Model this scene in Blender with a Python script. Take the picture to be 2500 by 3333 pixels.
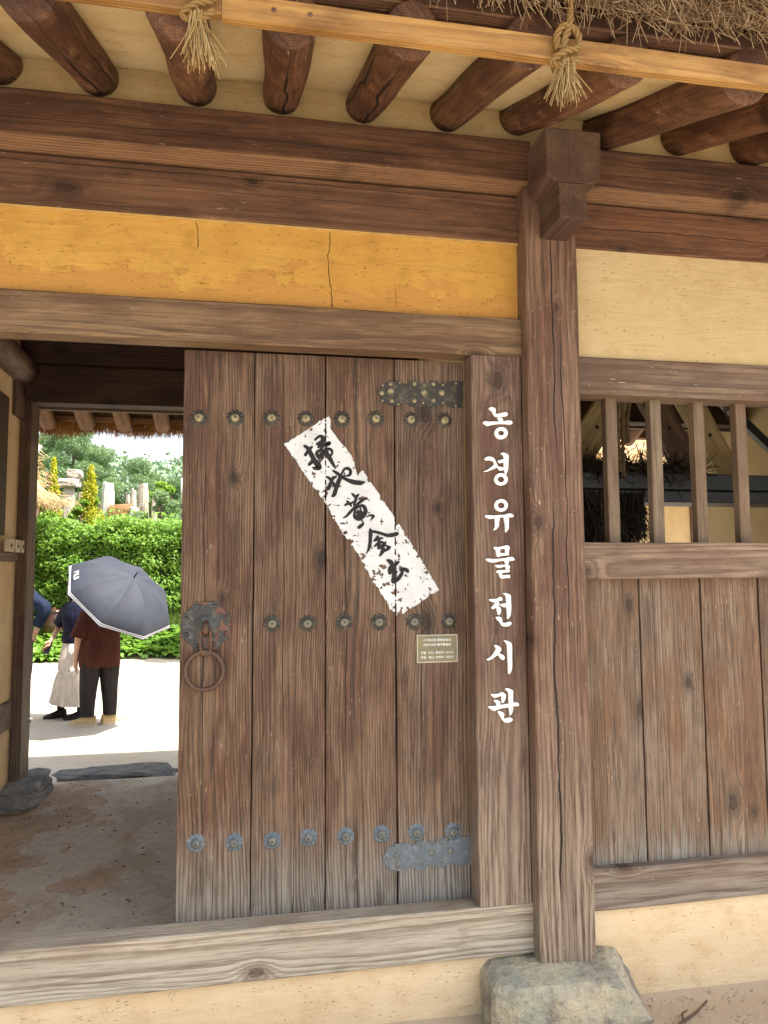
import bpy, math, random
import numpy as np
from mathutils import Vector, Matrix, Quaternion, noise as mnoise
for o in list(bpy.data.objects): bpy.data.objects.remove(o)
SC = bpy.context.scene
COL = SC.collection
# ------------------------------------------------------------------ camera
cam = bpy.data.objects.new('camera', bpy.data.cameras.new('camera')); COL.objects.link(cam)
_yaw, _pit, _rol = math.radians(10.5086), math.radians(4.61622), math.radians(-0.34268)
_f = Vector((math.sin(_yaw)*math.cos(_pit), math.cos(_yaw)*math.cos(_pit), math.sin(_pit)))
_r = Vector((math.cos(_yaw), -math.sin(_yaw), 0)); _u = _r.cross(_f)
_r2 = _r*math.cos(_rol)+_u*math.sin(_rol); _u2 = _u*math.cos(_rol)-_r*math.sin(_rol)
m = Matrix((_r2, _u2, -_f)).transposed().to_4x4(); m.translation = Vector((0, -3.0, 1.78))
cam.matrix_world = m
cam.data.sensor_fit = 'VERTICAL'; cam.data.sensor_height = 24.0
cam.data.lens = 24.0*2407/3333.0
cam.data.clip_start = 0.05; cam.data.clip_end = 400
SC.camera = cam
# ------------------------------------------------------------------ light
SUNV = Vector((0.50, -0.27, 1.0)).normalized()      # direction towards the sun
world = bpy.data.worlds.new('World'); SC.world = world; world.use_nodes = True
wn = world.node_tree.nodes; wl = world.node_tree.links
sky = wn.new('ShaderNodeTexSky'); sky.sky_type = 'NISHITA'; sky.sun_disc = False
sky.sun_elevation = math.asin(SUNV.z); sky.sun_rotation = math.atan2(SUNV.x, SUNV.y)
sky.air_density = 1.3; sky.dust_density = 3.0
bg = wn['Background']; bg.inputs['Strength'].default_value = 0.15
bw = wn.new('ShaderNodeRGBToBW'); wl.new(sky.outputs[0], bw.inputs[0])
mxs = wn.new('ShaderNodeMix'); mxs.data_type = 'RGBA'; mxs.inputs[0].default_value = 0.62        # hazy, milky summer sky
hz_ = wn.new('ShaderNodeMath'); hz_.operation = 'MULTIPLY'; hz_.inputs[1].default_value = 1.25; wl.new(bw.outputs[0], hz_.inputs[0])
wl.new(sky.outputs[0], mxs.inputs[6]); wl.new(hz_.outputs[0], mxs.inputs[7]); wl.new(mxs.outputs[2], bg.inputs[0])
sun = bpy.data.objects.new('sun', bpy.data.lights.new('sun', 'SUN')); COL.objects.link(sun)
sun.data.energy = 5.0; sun.data.angle = math.radians(0.53); sun.data.color = (1.0, 0.95, 0.88)
sun.rotation_euler = SUNV.to_track_quat('Z', 'Y').to_euler()
SC.view_settings.view_transform = 'Standard'; SC.view_settings.look = 'None'
SC.view_settings.gamma = 1.0; SC.view_settings.use_curve_mapping = False
SC.view_settings.exposure = 1.35
SC.render.engine = 'CYCLES'
SC.cycles.max_bounces = 10; SC.cycles.diffuse_bounces = 6
rng = random.Random(7); nrg = np.random.default_rng(11)

# ------------------------------------------------------------------ helpers: node materials
def C(r, g, b, k=0.66):
    f = lambda v: ((v/255+0.055)/1.055)**2.4 if v/255 > 0.04045 else v/255/12.92
    return (f(r)*k, f(g)*k, f(b)*k, 1)
class NT:
    def __init__(s, name):
        s.m = bpy.data.materials.new(name); s.m.use_nodes = True; s.t = s.m.node_tree
        s.N = s.t.nodes; s.L = s.t.links; s.b = s.N['Principled BSDF']
    def put(s, sock, v):
        if isinstance(v, bpy.types.NodeSocket): s.L.new(v, sock)
        elif v is not None: sock.default_value = v
    def M(s, op, a, b=None, c=None, clamp=False):
        n = s.N.new('ShaderNodeMath'); n.operation = op; n.use_clamp = clamp
        for i, v in enumerate((a, b, c)): s.put(n.inputs[i], v)
        return n.outputs[0]
    def V(s, op, a, b=None):
        n = s.N.new('ShaderNodeVectorMath'); n.operation = op
        s.put(n.inputs[0], a); s.put(n.inputs[1], b)
        return n.outputs[1] if op in ('LENGTH', 'DISTANCE', 'DOT_PRODUCT') else n.outputs[0]
    def sep(s, v):
        n = s.N.new('ShaderNodeSeparateXYZ'); s.put(n.inputs[0], v); return n.outputs
    def comb(s, x=0., y=0., z=0.):
        n = s.N.new('ShaderNodeCombineXYZ')
        for i, v in enumerate((x, y, z)): s.put(n.inputs[i], v)
        return n.outputs[0]
    def attr(s, name):
        n = s.N.new('ShaderNodeAttribute'); n.attribute_name = name; return n
    def noise(s, v, sc=1., det=3., ro=.55, dist=0., col=False):
        n = s.N.new('ShaderNodeTexNoise'); s.put(n.inputs['Vector'], v)
        n.inputs['Scale'].default_value = sc; n.inputs['Detail'].default_value = det
        n.inputs['Roughness'].default_value = ro; n.inputs['Distortion'].default_value = dist
        return n.outputs['Color' if col else 'Fac']
    def voro(s, v, sc=1., feat='F1', dims='3D'):
        n = s.N.new('ShaderNodeTexVoronoi'); n.feature = feat; n.voronoi_dimensions = dims
        s.put(n.inputs['Vector'], v); n.inputs['Scale'].default_value = sc
        return n.outputs
    def mr(s, v, a, b, c=0., d=1., smooth=True):
        n = s.N.new('ShaderNodeMapRange'); n.interpolation_type = 'SMOOTHSTEP' if smooth else 'LINEAR'
        for i, q in enumerate((v, a, b, c, d)): s.put(n.inputs[i], q)
        return n.outputs[0]
    def mix(s, f, a, b, mode='MIX'):
        n = s.N.new('ShaderNodeMix'); n.data_type = 'RGBA'; n.blend_type = mode; n.clamp_factor = True
        s.put(n.inputs[0], f); s.put(n.inputs[6], a); s.put(n.inputs[7], b); return n.outputs[2]
    def ramp(s, f, st):
        n = s.N.new('ShaderNodeValToRGB'); s.put(n.inputs[0], f)
        e = n.color_ramp.elements
        e[0].position, e[0].color = st[0]; e[1].position, e[1].color = st[-1]
        for p, c in st[1:-1]:
            q = e.new(p); q.color = c
        return n.outputs[0]
    def bump(s, h, dist=.002, st=1., nrm=None):
        n = s.N.new('ShaderNodeBump'); n.inputs['Strength'].default_value = st; n.inputs['Distance'].default_value = dist
        s.put(n.inputs['Height'], h); s.put(n.inputs['Normal'], nrm); return n.outputs[0]
    def pos(s): return s.N.new('ShaderNodeNewGeometry').outputs['Position']
    def done(s, col=None, rough=None, nrm=None, spec=None, metal=None):
        s.put(s.b.inputs['Base Color'], col); s.put(s.b.inputs['Roughness'], rough)
        s.put(s.b.inputs['Normal'], nrm)
        if spec is not None: s.b.inputs['Specular IOR Level'].default_value = spec
        if metal is not None: s.put(s.b.inputs['Metallic'], metal)
        return s.m

def plain(name, col, rough=.7, metal=0., spec=.4, var=.12, sc=20):
    t = NT(name); p = t.pos(); n = t.noise(p, sc, 4)
    f = t.mr(n, .3, .7, 1-var, 1+var)
    c = t.mix(1., col, t.comb(f, f, f), 'MULTIPLY')
    return t.done(c, rough, t.bump(n, .001, .6), spec, metal)

def wood(name, dark, mid, light, patch=None, grey=None, zgrey=None, knots=.5, ring=.0075, ringc=.55, fib=.5,
         rough=.68, cracks=(), scuff=.35, patchsc=1., kcell=(2.1, 4.5), bump=.0016, pale=None, kdark=None, crand=0., edge=None):
    """weathered softwood: growth rings bent round knots, fibres, stains; coordinates come from the attribute gr"""
    t = NT(name); g = t.attr('gr').outputs['Vector']; L, A, D = t.sep(g)
    # knots
    vv = t.comb(t.M('MULTIPLY', L, kcell[0]), t.M('MULTIPLY', A, kcell[1]), 0.)
    vo = t.voro(vv, 1., 'F1', '2D')
    dp = t.V('SUBTRACT', vv, vo['Position']); dx, dy, _ = t.sep(dp)
    kd = t.V('LENGTH', t.comb(t.M('MULTIPLY', dx, .55/kcell[0]), t.M('MULTIPLY', dy, 1/kcell[1]), 0.))
    ksel = t.mr(t.sep(vo['Color'])[0], 1-knots-.02, 1-knots+.02)
    ksz = t.mr(t.sep(vo['Color'])[1], 0, 1, .55, 1.35)
    kd = t.M('DIVIDE', kd, ksz)
    kd = t.M('ADD', kd, t.mr(t.noise(g, 60, 2), 0, 1, -.004, .004))
    infl = t.M('MULTIPLY', t.M('EXPONENT', t.M('MULTIPLY', t.M('MULTIPLY', kd, kd), -900.)), ksel)
    # rings
    lo = t.noise(t.comb(t.M('MULTIPLY', L, .5), t.M('MULTIPLY', A, 1.5), D), 1.6, 2, .5)
    sh = t.M('MULTIPLY', t.M('SUBTRACT', lo, .5), .13)
    hi = t.M('MULTIPLY', t.M('SUBTRACT', t.noise(t.comb(t.M('MULTIPLY', L, 1.6), t.M('MULTIPLY', A, 8), D), 2.5, 3), .5), .007)
    a2 = t.M('ADD', t.M('ADD', A, sh), hi)
    rr = t.M('SQRT', t.M('ADD', t.M('MULTIPLY', a2, a2), t.M('MULTIPLY', D, D)))
    rr = t.M('ADD', rr, t.M('MULTIPLY', infl, .026))
    fr = t.M('FRACT', t.M('DIVIDE', rr, ring))
    late = t.M('MULTIPLY', t.mr(fr, .25, .8), t.mr(fr, .86, 1., 1., 0.))       # dark latewood line
    rvar = t.noise(t.comb(t.M('MULTIPLY', L, 1.2), t.M('MULTIPLY', A, 14), D), 2, 3)
    late = t.M('MULTIPLY', late, t.mr(rvar, .25, .65, .35, 1.))
    # fibres
    fb = t.noise(t.comb(t.M('MULTIPLY', L, 5), t.M('MULTIPLY', A, 165), t.M('MULTIPLY', D, 165)), 1., 3, .65)
    fb2 = t.noise(t.comb(t.M('MULTIPLY', L, 14), t.M('MULTIPLY', A, 90), t.M('MULTIPLY', D, 90)), 1., 4, .6)
    # base colour
    pt = t.noise(t.comb(t.M('MULTIPLY', L, 1.1), t.M('MULTIPLY', A, 4.), t.M('MULTIPLY', D, 4.)), 1.9*patchsc, 4, .6)
    pt2 = t.noise(t.comb(t.M('MULTIPLY', L, .7), t.M('MULTIPLY', A, 20.), t.M('MULTIPLY', D, 20.)), 2.6*patchsc, 5, .68)
    st3 = t.noise(t.comb(t.M('MULTIPLY', L, 1.6), t.M('MULTIPLY', A, 80.), t.M('MULTIPLY', D, 80.)), 1., 3, .62)
    dk = t.noise(t.comb(t.M('MULTIPLY', L, 1.3), t.M('MULTIPLY', A, 3.), t.M('ADD', D, 7.)), 2.1, 5, .6)
    c = t.mix(t.mr(pt2, .3, .7), mid, light)
    c = t.mix(t.mr(st3, .48, .72, 0, .55*fib), c, dark)
    c = t.mix(t.mr(dk, .52, .75, 0, .55), c, dark)
    if patch: c = t.mix(t.mr(pt, .42, .62), c, patch)
    if pale: c = t.mix(t.mr(t.noise(t.comb(t.M('MULTIPLY', L, 2.), t.M('MULTIPLY', A, 22.), t.M('ADD', D, 3.)), 2.2, 4, .6), .52, .80), c, pale)
    geo = t.pos(); X_, Y_, Z_ = t.sep(geo)
    if grey:
        wob = t.mr(t.noise(t.comb(t.M('MULTIPLY', L, 3), t.M('MULTIPLY', A, 20), D), 2, 4), .2, .8, -.08, .08)
        zz = t.M('ADD', Z_, wob)
        gf = t.mr(zz, zgrey[0], zgrey[1], 1., 0.)
        c = t.mix(t.M('MULTIPLY', gf, .9), c, grey)
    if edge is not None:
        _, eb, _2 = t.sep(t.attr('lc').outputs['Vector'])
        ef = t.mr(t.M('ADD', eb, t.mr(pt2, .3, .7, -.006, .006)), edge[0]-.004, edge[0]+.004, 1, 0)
        c = t.mix(t.M('MULTIPLY', ef, .75), c, edge[1])  # paler lower edge: wear, plus ground bounce on the chamfer put into the colour
    c = t.mix(t.M('MULTIPLY', late, ringc), c, dark)
    c = t.mix(t.M('MULTIPLY', t.mr(fb, .47, .70), fib), c, dark)
    c = t.mix(t.M('MULTIPLY', t.mr(fb2, .52, .85), fib*.45), c, light)
    oi_ = t.N.new('ShaderNodeObjectInfo').outputs['Random']; f1 = t.M('ADD', .86, t.M('MULTIPLY', oi_, .26)); f2 = t.M('ADD', .94, t.M('MULTIPLY', t.M('FRACT', t.M('MULTIPLY', oi_, 37.)), .10))
    c = t.mix(1., c, t.comb(f1, t.M('MULTIPLY', f1, f2), t.M('MULTIPLY', f1, t.M('MULTIPLY', f2, f2))), 'MULTIPLY')
    grm = t.noise(t.comb(t.M('MULTIPLY', L, 2.2), t.M('MULTIPLY', A, 5.), t.M('ADD', D, 21.)), 1.3, 5, .65)
    c = t.mix(t.mr(grm, .54, .72, 0, .45), c, (dark[0]*.8, dark[1]*.8, dark[2]*.8, 1))
    kc = kdark or (dark[0]*.55, dark[1]*.5, dark[2]*.5, 1)
    kin = t.M('MULTIPLY', t.mr(kd, .013, .019, 1., 0.), ksel)
    halo = t.M('MULTIPLY', t.mr(kd, .018, .045, .55, 0.), ksel)
    c = t.mix(halo, c, dark)
    kr = t.mr(t.M('SINE', t.M('MULTIPLY', kd, 1500.)), -1, 1, .35, 1.)
    c = t.mix(t.M('MULTIPLY', kin, kr), c, kc)
    # pale scuffs, mortar specks
    sc1 = t.noise(t.comb(t.M('MULTIPLY', L, 22), t.M('MULTIPLY', A, 150), t.M('MULTIPLY', D, 150)), 1., 2, .5)
    sc2 = t.noise(g, 7, 3)
    sp = t.M('MULTIPLY', t.mr(sc1, .67, .74), t.mr(sc2, .48, .62))
    c = t.mix(t.M('MULTIPLY', sp, scuff), c, C(225, 205, 180, .6))
    dots = t.M('MULTIPLY', t.mr(t.voro(g, 55)[0], .10, .16, 1., 0.), t.mr(t.noise(g, 11, 2), .60, .68))
    c = t.mix(t.M('MULTIPLY', dots, scuff*.8), c, C(230, 215, 190, .7))
    h = t.M('ADD', t.M('MULTIPLY', late, .55), t.M('MULTIPLY', t.M('SUBTRACT', 1., fb), .5))
    h = t.M('SUBTRACT', h, t.M('MULTIPLY', kin, .3))
    # drying cracks that wander along the grain
    lc = t.attr('lc').outputs['Vector']; l2, b2, _ = t.sep(lc)
    if crand:
        oi = t.N.new('ShaderNodeObjectInfo'); b2 = t.M('ADD', b2, t.M('MULTIPLY', t.M('SUBTRACT', oi.outputs['Random'], .5), crand)); l2 = t.M('ADD', l2, t.M('MULTIPLY', oi.outputs['Random'], .9))
    for (a0, w, amp, l0, l1) in cracks:
        wv = t.M('MULTIPLY', t.M('SUBTRACT', t.noise(t.comb(l2, a0*7, .3), 1.7, 4, .62), .5), amp)
        wid = t.M('MULTIPLY', t.M('MULTIPLY', t.mr(l2, l0, l0+.2), t.mr(l2, l1-.2, l1, 1., 0.)), w)
        wid = t.M('MULTIPLY', wid, t.mr(t.noise(t.comb(l2, a0*3, 0.), 3.1, 3), .2, .6, .35, 1.1))
        dd = t.M('ABSOLUTE', t.M('SUBTRACT', t.M('SUBTRACT', b2, a0), wv))
        cm = t.mr(t.M('SUBTRACT', dd, wid), -.0010, .0012, 1., 0.)
        c = t.mix(cm, c, (.006, .004, .003, 1)); h = t.M('SUBTRACT', h, t.M('MULTIPLY', cm, 4.))
    ro = t.mr(fb, .3, .7, rough-.08, rough+.1)
    return t.done(c, ro, t.bump(h, bump, .9), .35)

# ------------------------------------------------------------------ helpers: objects
def mesh_obj(name, verts, faces, mat=None, parent=None, smooth=False, attrs=None):
    me = bpy.data.meshes.new(name); me.from_pydata([tuple(v) for v in verts], [], faces)
    if attrs:
        for k, a in attrs.items():
            a = np.asarray(a, dtype=np.float32)
            if a.ndim == 1:
                at = me.attributes.new(k, 'FLOAT', 'POINT'); at.data.foreach_set('value', a)
            else:
                at = me.attributes.new(k, 'FLOAT_VECTOR', 'POINT'); at.data.foreach_set('vector', a.ravel())
    if smooth: me.polygons.foreach_set('use_smooth', [True]*len(me.polygons))
    me.update()
    o = bpy.data.objects.new(name, me); COL.objects.link(o)
    if mat: me.materials.append(mat)
    if parent: adopt(o, parent)
    return o
def adopt(o, parent):
    # parents sit unrotated at known places: keep the child where it was built
    mw = world_of(parent)
    o.parent = parent; o.matrix_parent_inverse = mw.inverted()
def world_of(o):
    mb = Matrix.LocRotScale(o.location, o.rotation_euler, o.scale)
    if o.parent: return world_of(o.parent) @ o.matrix_parent_inverse @ mb
    return mb
def tag(o, label=None, cat=None, group=None, kind=None):
    if label: o['label'] = label
    if cat: o['category'] = cat
    if group: o['group'] = group
    if kind: o['kind'] = kind
    return o
def thing(name, loc, label, cat, group=None):
    o = bpy.data.objects.new(name, None); COL.objects.link(o); o.location = loc
    o.empty_display_size = .1
    return tag(o, label, cat, group)
def nz(x, y=0., z=0.): return mnoise.noise(Vector((x, y, z)))

def timber(name, x0, x1, y0, y1, z0, z1, axis, mat, parent=None, ch=.004, wob=.0015, seg=.14, D0=None, seed=None, prof=None):
    """box timber with eased edges, slightly uneven faces; grain runs along axis"""
    sd = rng.random()*100 if seed is None else seed
    lo = {'x': (x0, x1), 'y': (y0, y1), 'z': (z0, z1)}
    oth = {'x': ('y', 'z'), 'y': ('x', 'z'), 'z': ('x', 'y')}[axis]
    a0, a1 = lo[axis]; (b0, b1), (c0, c1) = lo[oth[0]], lo[oth[1]]
    n = max(2, int((a1-a0)/seg)+1)
    prof = prof or [(b0+ch, c0), (b1-ch, c0), (b1, c0+ch), (b1, c1-ch), (b1-ch, c1), (b0+ch, c1), (b0, c1-ch), (b0, c0+ch)]
    V, F, G, Lc = [], [], [], []
    # grain: across = widest direction that faces out, depth = away from pith
    gb = -.02+.04*rng.random(); gd = (D0 if D0 is not None else .05+.05*rng.random())
    bc, cc = (b0+b1)/2, (c0+c1)/2
    for i in range(n):
        a = a0+(a1-a0)*i/(n-1)
        for k, (b, c) in enumerate(prof):
            wb = nz(a*2.3+sd, k*.7, sd)*wob; wc = nz(a*2.3+sd, k*.7+9, sd)*wob
            p = {axis: a, oth[0]: b+wb, oth[1]: c+wc}
            V.append((p['x'], p['y'], p['z']))
            if axis == 'z': A_, D_ = b-bc, c-cc
            elif axis == 'x': A_, D_ = c-cc, b-bc
            else: A_, D_ = c-cc, b-bc
            G.append((a+sd*3.7, A_+gb, D_-gd)); Lc.append((a-a0, A_, D_))
    for i in range(n-1):
        for k in range(8):
            j = (k+1) % 8; F.append((i*8+k, i*8+j, (i+1)*8+j, (i+1)*8+k))
    F.append(tuple(range(7, -1, -1))); F.append(tuple((n-1)*8+k for k in range(8)))
    if axis == 'y': F = [tuple(reversed(f)) for f in F]
    return mesh_obj(name, V, F, mat, parent, False, {'gr': G, 'lc': Lc})

def log(name, p0, p1, r0, r1, mat, parent=None, seg=22, rings=10, wob=.006, round0=False, endmat=None):
    p0, p1 = Vector(p0), Vector(p1); ax = (p1-p0); Ln = ax.length; ax.normalize()
    s = ax.orthogonal().normalized(); t_ = ax.cross(s); sd = rng.random()*50
    V, F, G, Lc = [], [], [], []
    prof = [(i/(rings-1), 1.) for i in range(rings)]
    prof = [(0., .93)]+[(.004/Ln*2, 1.)]+prof[1:-1]+[(1-.004/Ln*2, 1.), (1., .93)]
    for (u, sc) in prof:
        r = (r0+(r1-r0)*u)*sc
        off = Vector((nz(u*2+sd), nz(u*2, sd), nz(sd, u*2)))*wob
        for k in range(seg):
            th = 2*math.pi*k/seg
            rr = r*(1+.05*nz(math.cos(th)*1.2+sd, math.sin(th)*1.2, u*3))
            a, b = rr*math.cos(th), rr*math.sin(th)
            V.append(p0+ax*(u*Ln)+s*a+t_*b+off); G.append((u*Ln+sd*3, a, b)); Lc.append((u*Ln, a, b))
    n = len(prof)
    for i in range(n-1):
        for k in range(seg):
            j = (k+1) % seg; F.append((i*seg+k, i*seg+j, (i+1)*seg+j, (i+1)*seg+k))
    for base, u, rev in ((0, 0, True), ((n-1)*seg, 1, False)):
        c = len(V); V.append(p0+ax*(u*Ln)); G.append((u*Ln+sd*3, 0, 0)); Lc.append((u*Ln, 0, 0))
        for k in range(seg):
            j = (k+1) % seg
            F.append((base+j, base+k, c) if rev else (base+k, base+j, c))
    return mesh_obj(name, V, F, mat, parent, True, {'gr': G, 'lc': Lc})

def tube(pts, r, seg=8, closed=False, rfun=None):
    """returns verts, faces of a tube along pts (parallel transport)"""
    pts = [Vector(p) for p in pts]; n = len(pts); V, F = [], []
    tn = []
    for i in range(n):
        a = pts[(i-1) % n] if (closed or i > 0) else pts[i]
        b = pts[(i+1) % n] if (closed or i < n-1) else pts[i]
        tn.append((b-a).normalized())
    s = tn[0].orthogonal().normalized()
    for i in range(n):
        if i: s = (s-tn[i]*s.dot(tn[i])).normalized()
        t_ = tn[i].cross(s); ri = r*(rfun(i/(n-1)) if rfun else 1)
        for k in range(seg):
            th = 2*math.pi*k/seg; V.append(pts[i]+(s*math.cos(th)+t_*math.sin(th))*ri)
    for i in range(n if closed else n-1):
        i2 = (i+1) % n
        for k in range(seg):
            j = (k+1) % seg; F.append((i*seg+k, i*seg+j, i2*seg+j, i2*seg+k))
    if not closed:
        F.append(tuple(range(seg-1, -1, -1))); F.append(tuple((n-1)*seg+k for k in range(seg)))
    return V, F
class MB:
    def __init__(s): s.V = []; s.F = []
    def add(s, V, F):
        o = len(s.V); s.V += [tuple(v) for v in V]; s.F += [tuple(i+o for i in f) for f in F]; return s
    def tube(s, *a, **k): return s.add(*tube(*a, **k))
    def box(s, x0, x1, y0, y1, z0, z1):
        V = [(x, y, z) for x in (x0, x1) for y in (y0, y1) for z in (z0, z1)]
        return s.add(V, [(0, 1, 3, 2), (4, 6, 7, 5), (0, 4, 5, 1), (2, 3, 7, 6), (0, 2, 6, 4), (1, 5, 7, 3)])
    def dome(s, c, r, h, n=10, ax='-y', rings=4, flat=0.):
        """dome standing out towards -y"""
        V = []; F = []
        for i in range(rings+1):
            a = i/rings*math.pi/2
            for k in range(n):
                th = 2*math.pi*k/n; rr = r*math.cos(a)
                V.append((c[0]+rr*math.cos(th), c[1]-h*math.sin(a), c[2]+rr*math.sin(th)))
        for i in range(rings):
            for k in range(n):
                j = (k+1) % n; F.append((i*n+k, i*n+j, (i+1)*n+j, (i+1)*n+k))
        return s.add(V, F)
    def build(s, name, mat, parent=None, smooth=False): return mesh_obj(name, s.V, s.F, mat, parent, smooth)

def smooth_poly(pts, n=3):
    out = []; m_ = len(pts)
    for i in range(m_):
        p0, p1, p2, p3 = (np.array(pts[(i+k-1) % m_]) for k in range(4))
        for j in range(n):
            u = j/n
            out.append(tuple(.5*((2*p1)+(-p0+p2)*u+(2*p0-5*p1+4*p2-p3)*u*u+(-p0+3*p1-3*p2+p3)*u**3)))
    return out
def smooth_line(pts, n=5):
    out = []; m_ = len(pts)
    for i in range(m_-1):
        p0, p1, p2, p3 = (np.array(pts[min(max(i+k-1, 0), m_-1)]) for k in range(4))
        for j in range(n):
            u = j/n
            out.append(tuple(.5*((2*p1)+(-p0+p2)*u+(2*p0-5*p1+4*p2-p3)*u*u+(-p0+3*p1-3*p2+p3)*u**3)))
    out.append(tuple(pts[-1])); return out
from mathutils.geometry import tessellate_polygon
def extrude_xz(mb, loops, yb, yf, bev=.0012):
    """solid between y=yb (back) and y=yf (front, towards -y) from x-z loops; first is outer, rest holes"""
    def area(l): return sum(l[i][0]*l[(i+1) % len(l)][1]-l[(i+1) % len(l)][0]*l[i][1] for i in range(len(l)))
    ls = []
    for q, l in enumerate(loops):
        l = list(l)
        if (area(l) > 0) != (q == 0): l.reverse()
        ls.append(l)
    def inset(l, d):
        out = []
        for i in range(len(l)):
            a, b, c = (np.array(l[(i+k-1) % len(l)]) for k in range(3))
            e1 = b-a; e2 = c-b; e1 = e1/(np.hypot(*e1)+1e-9); e2 = e2/(np.hypot(*e2)+1e-9)
            nn = np.array((-(e1[1]+e2[1]), e1[0]+e2[0])); nn = nn/(np.hypot(*nn)+1e-9)
            out.append(tuple(b+nn*d))
        return out
    front = [inset(l, bev) for l in ls]
    V = []; F = []
    for l, f in zip(ls, front):
        o = len(V); n = len(l)
        V += [(x, yb, z) for x, z in l]+[(x, yf+bev, z) for x, z in l]+[(x, yf, z) for x, z in f]
        for i in range(n):
            j = (i+1) % n
            F.append((o+i, o+j, o+n+j, o+n+i)); F.append((o+n+i, o+n+j, o+2*n+j, o+2*n+i))
    idx = []; o = 0
    for l in ls:
        n = len(l); idx += [o+2*n+i for i in range(n)]; o += 3*n
    tri = tessellate_polygon([[Vector((x, z, 0)) for x, z in f] for f in front])
    F += [tuple(idx[i] for i in t) for t in tri]
    mb.add(V, F)

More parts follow.
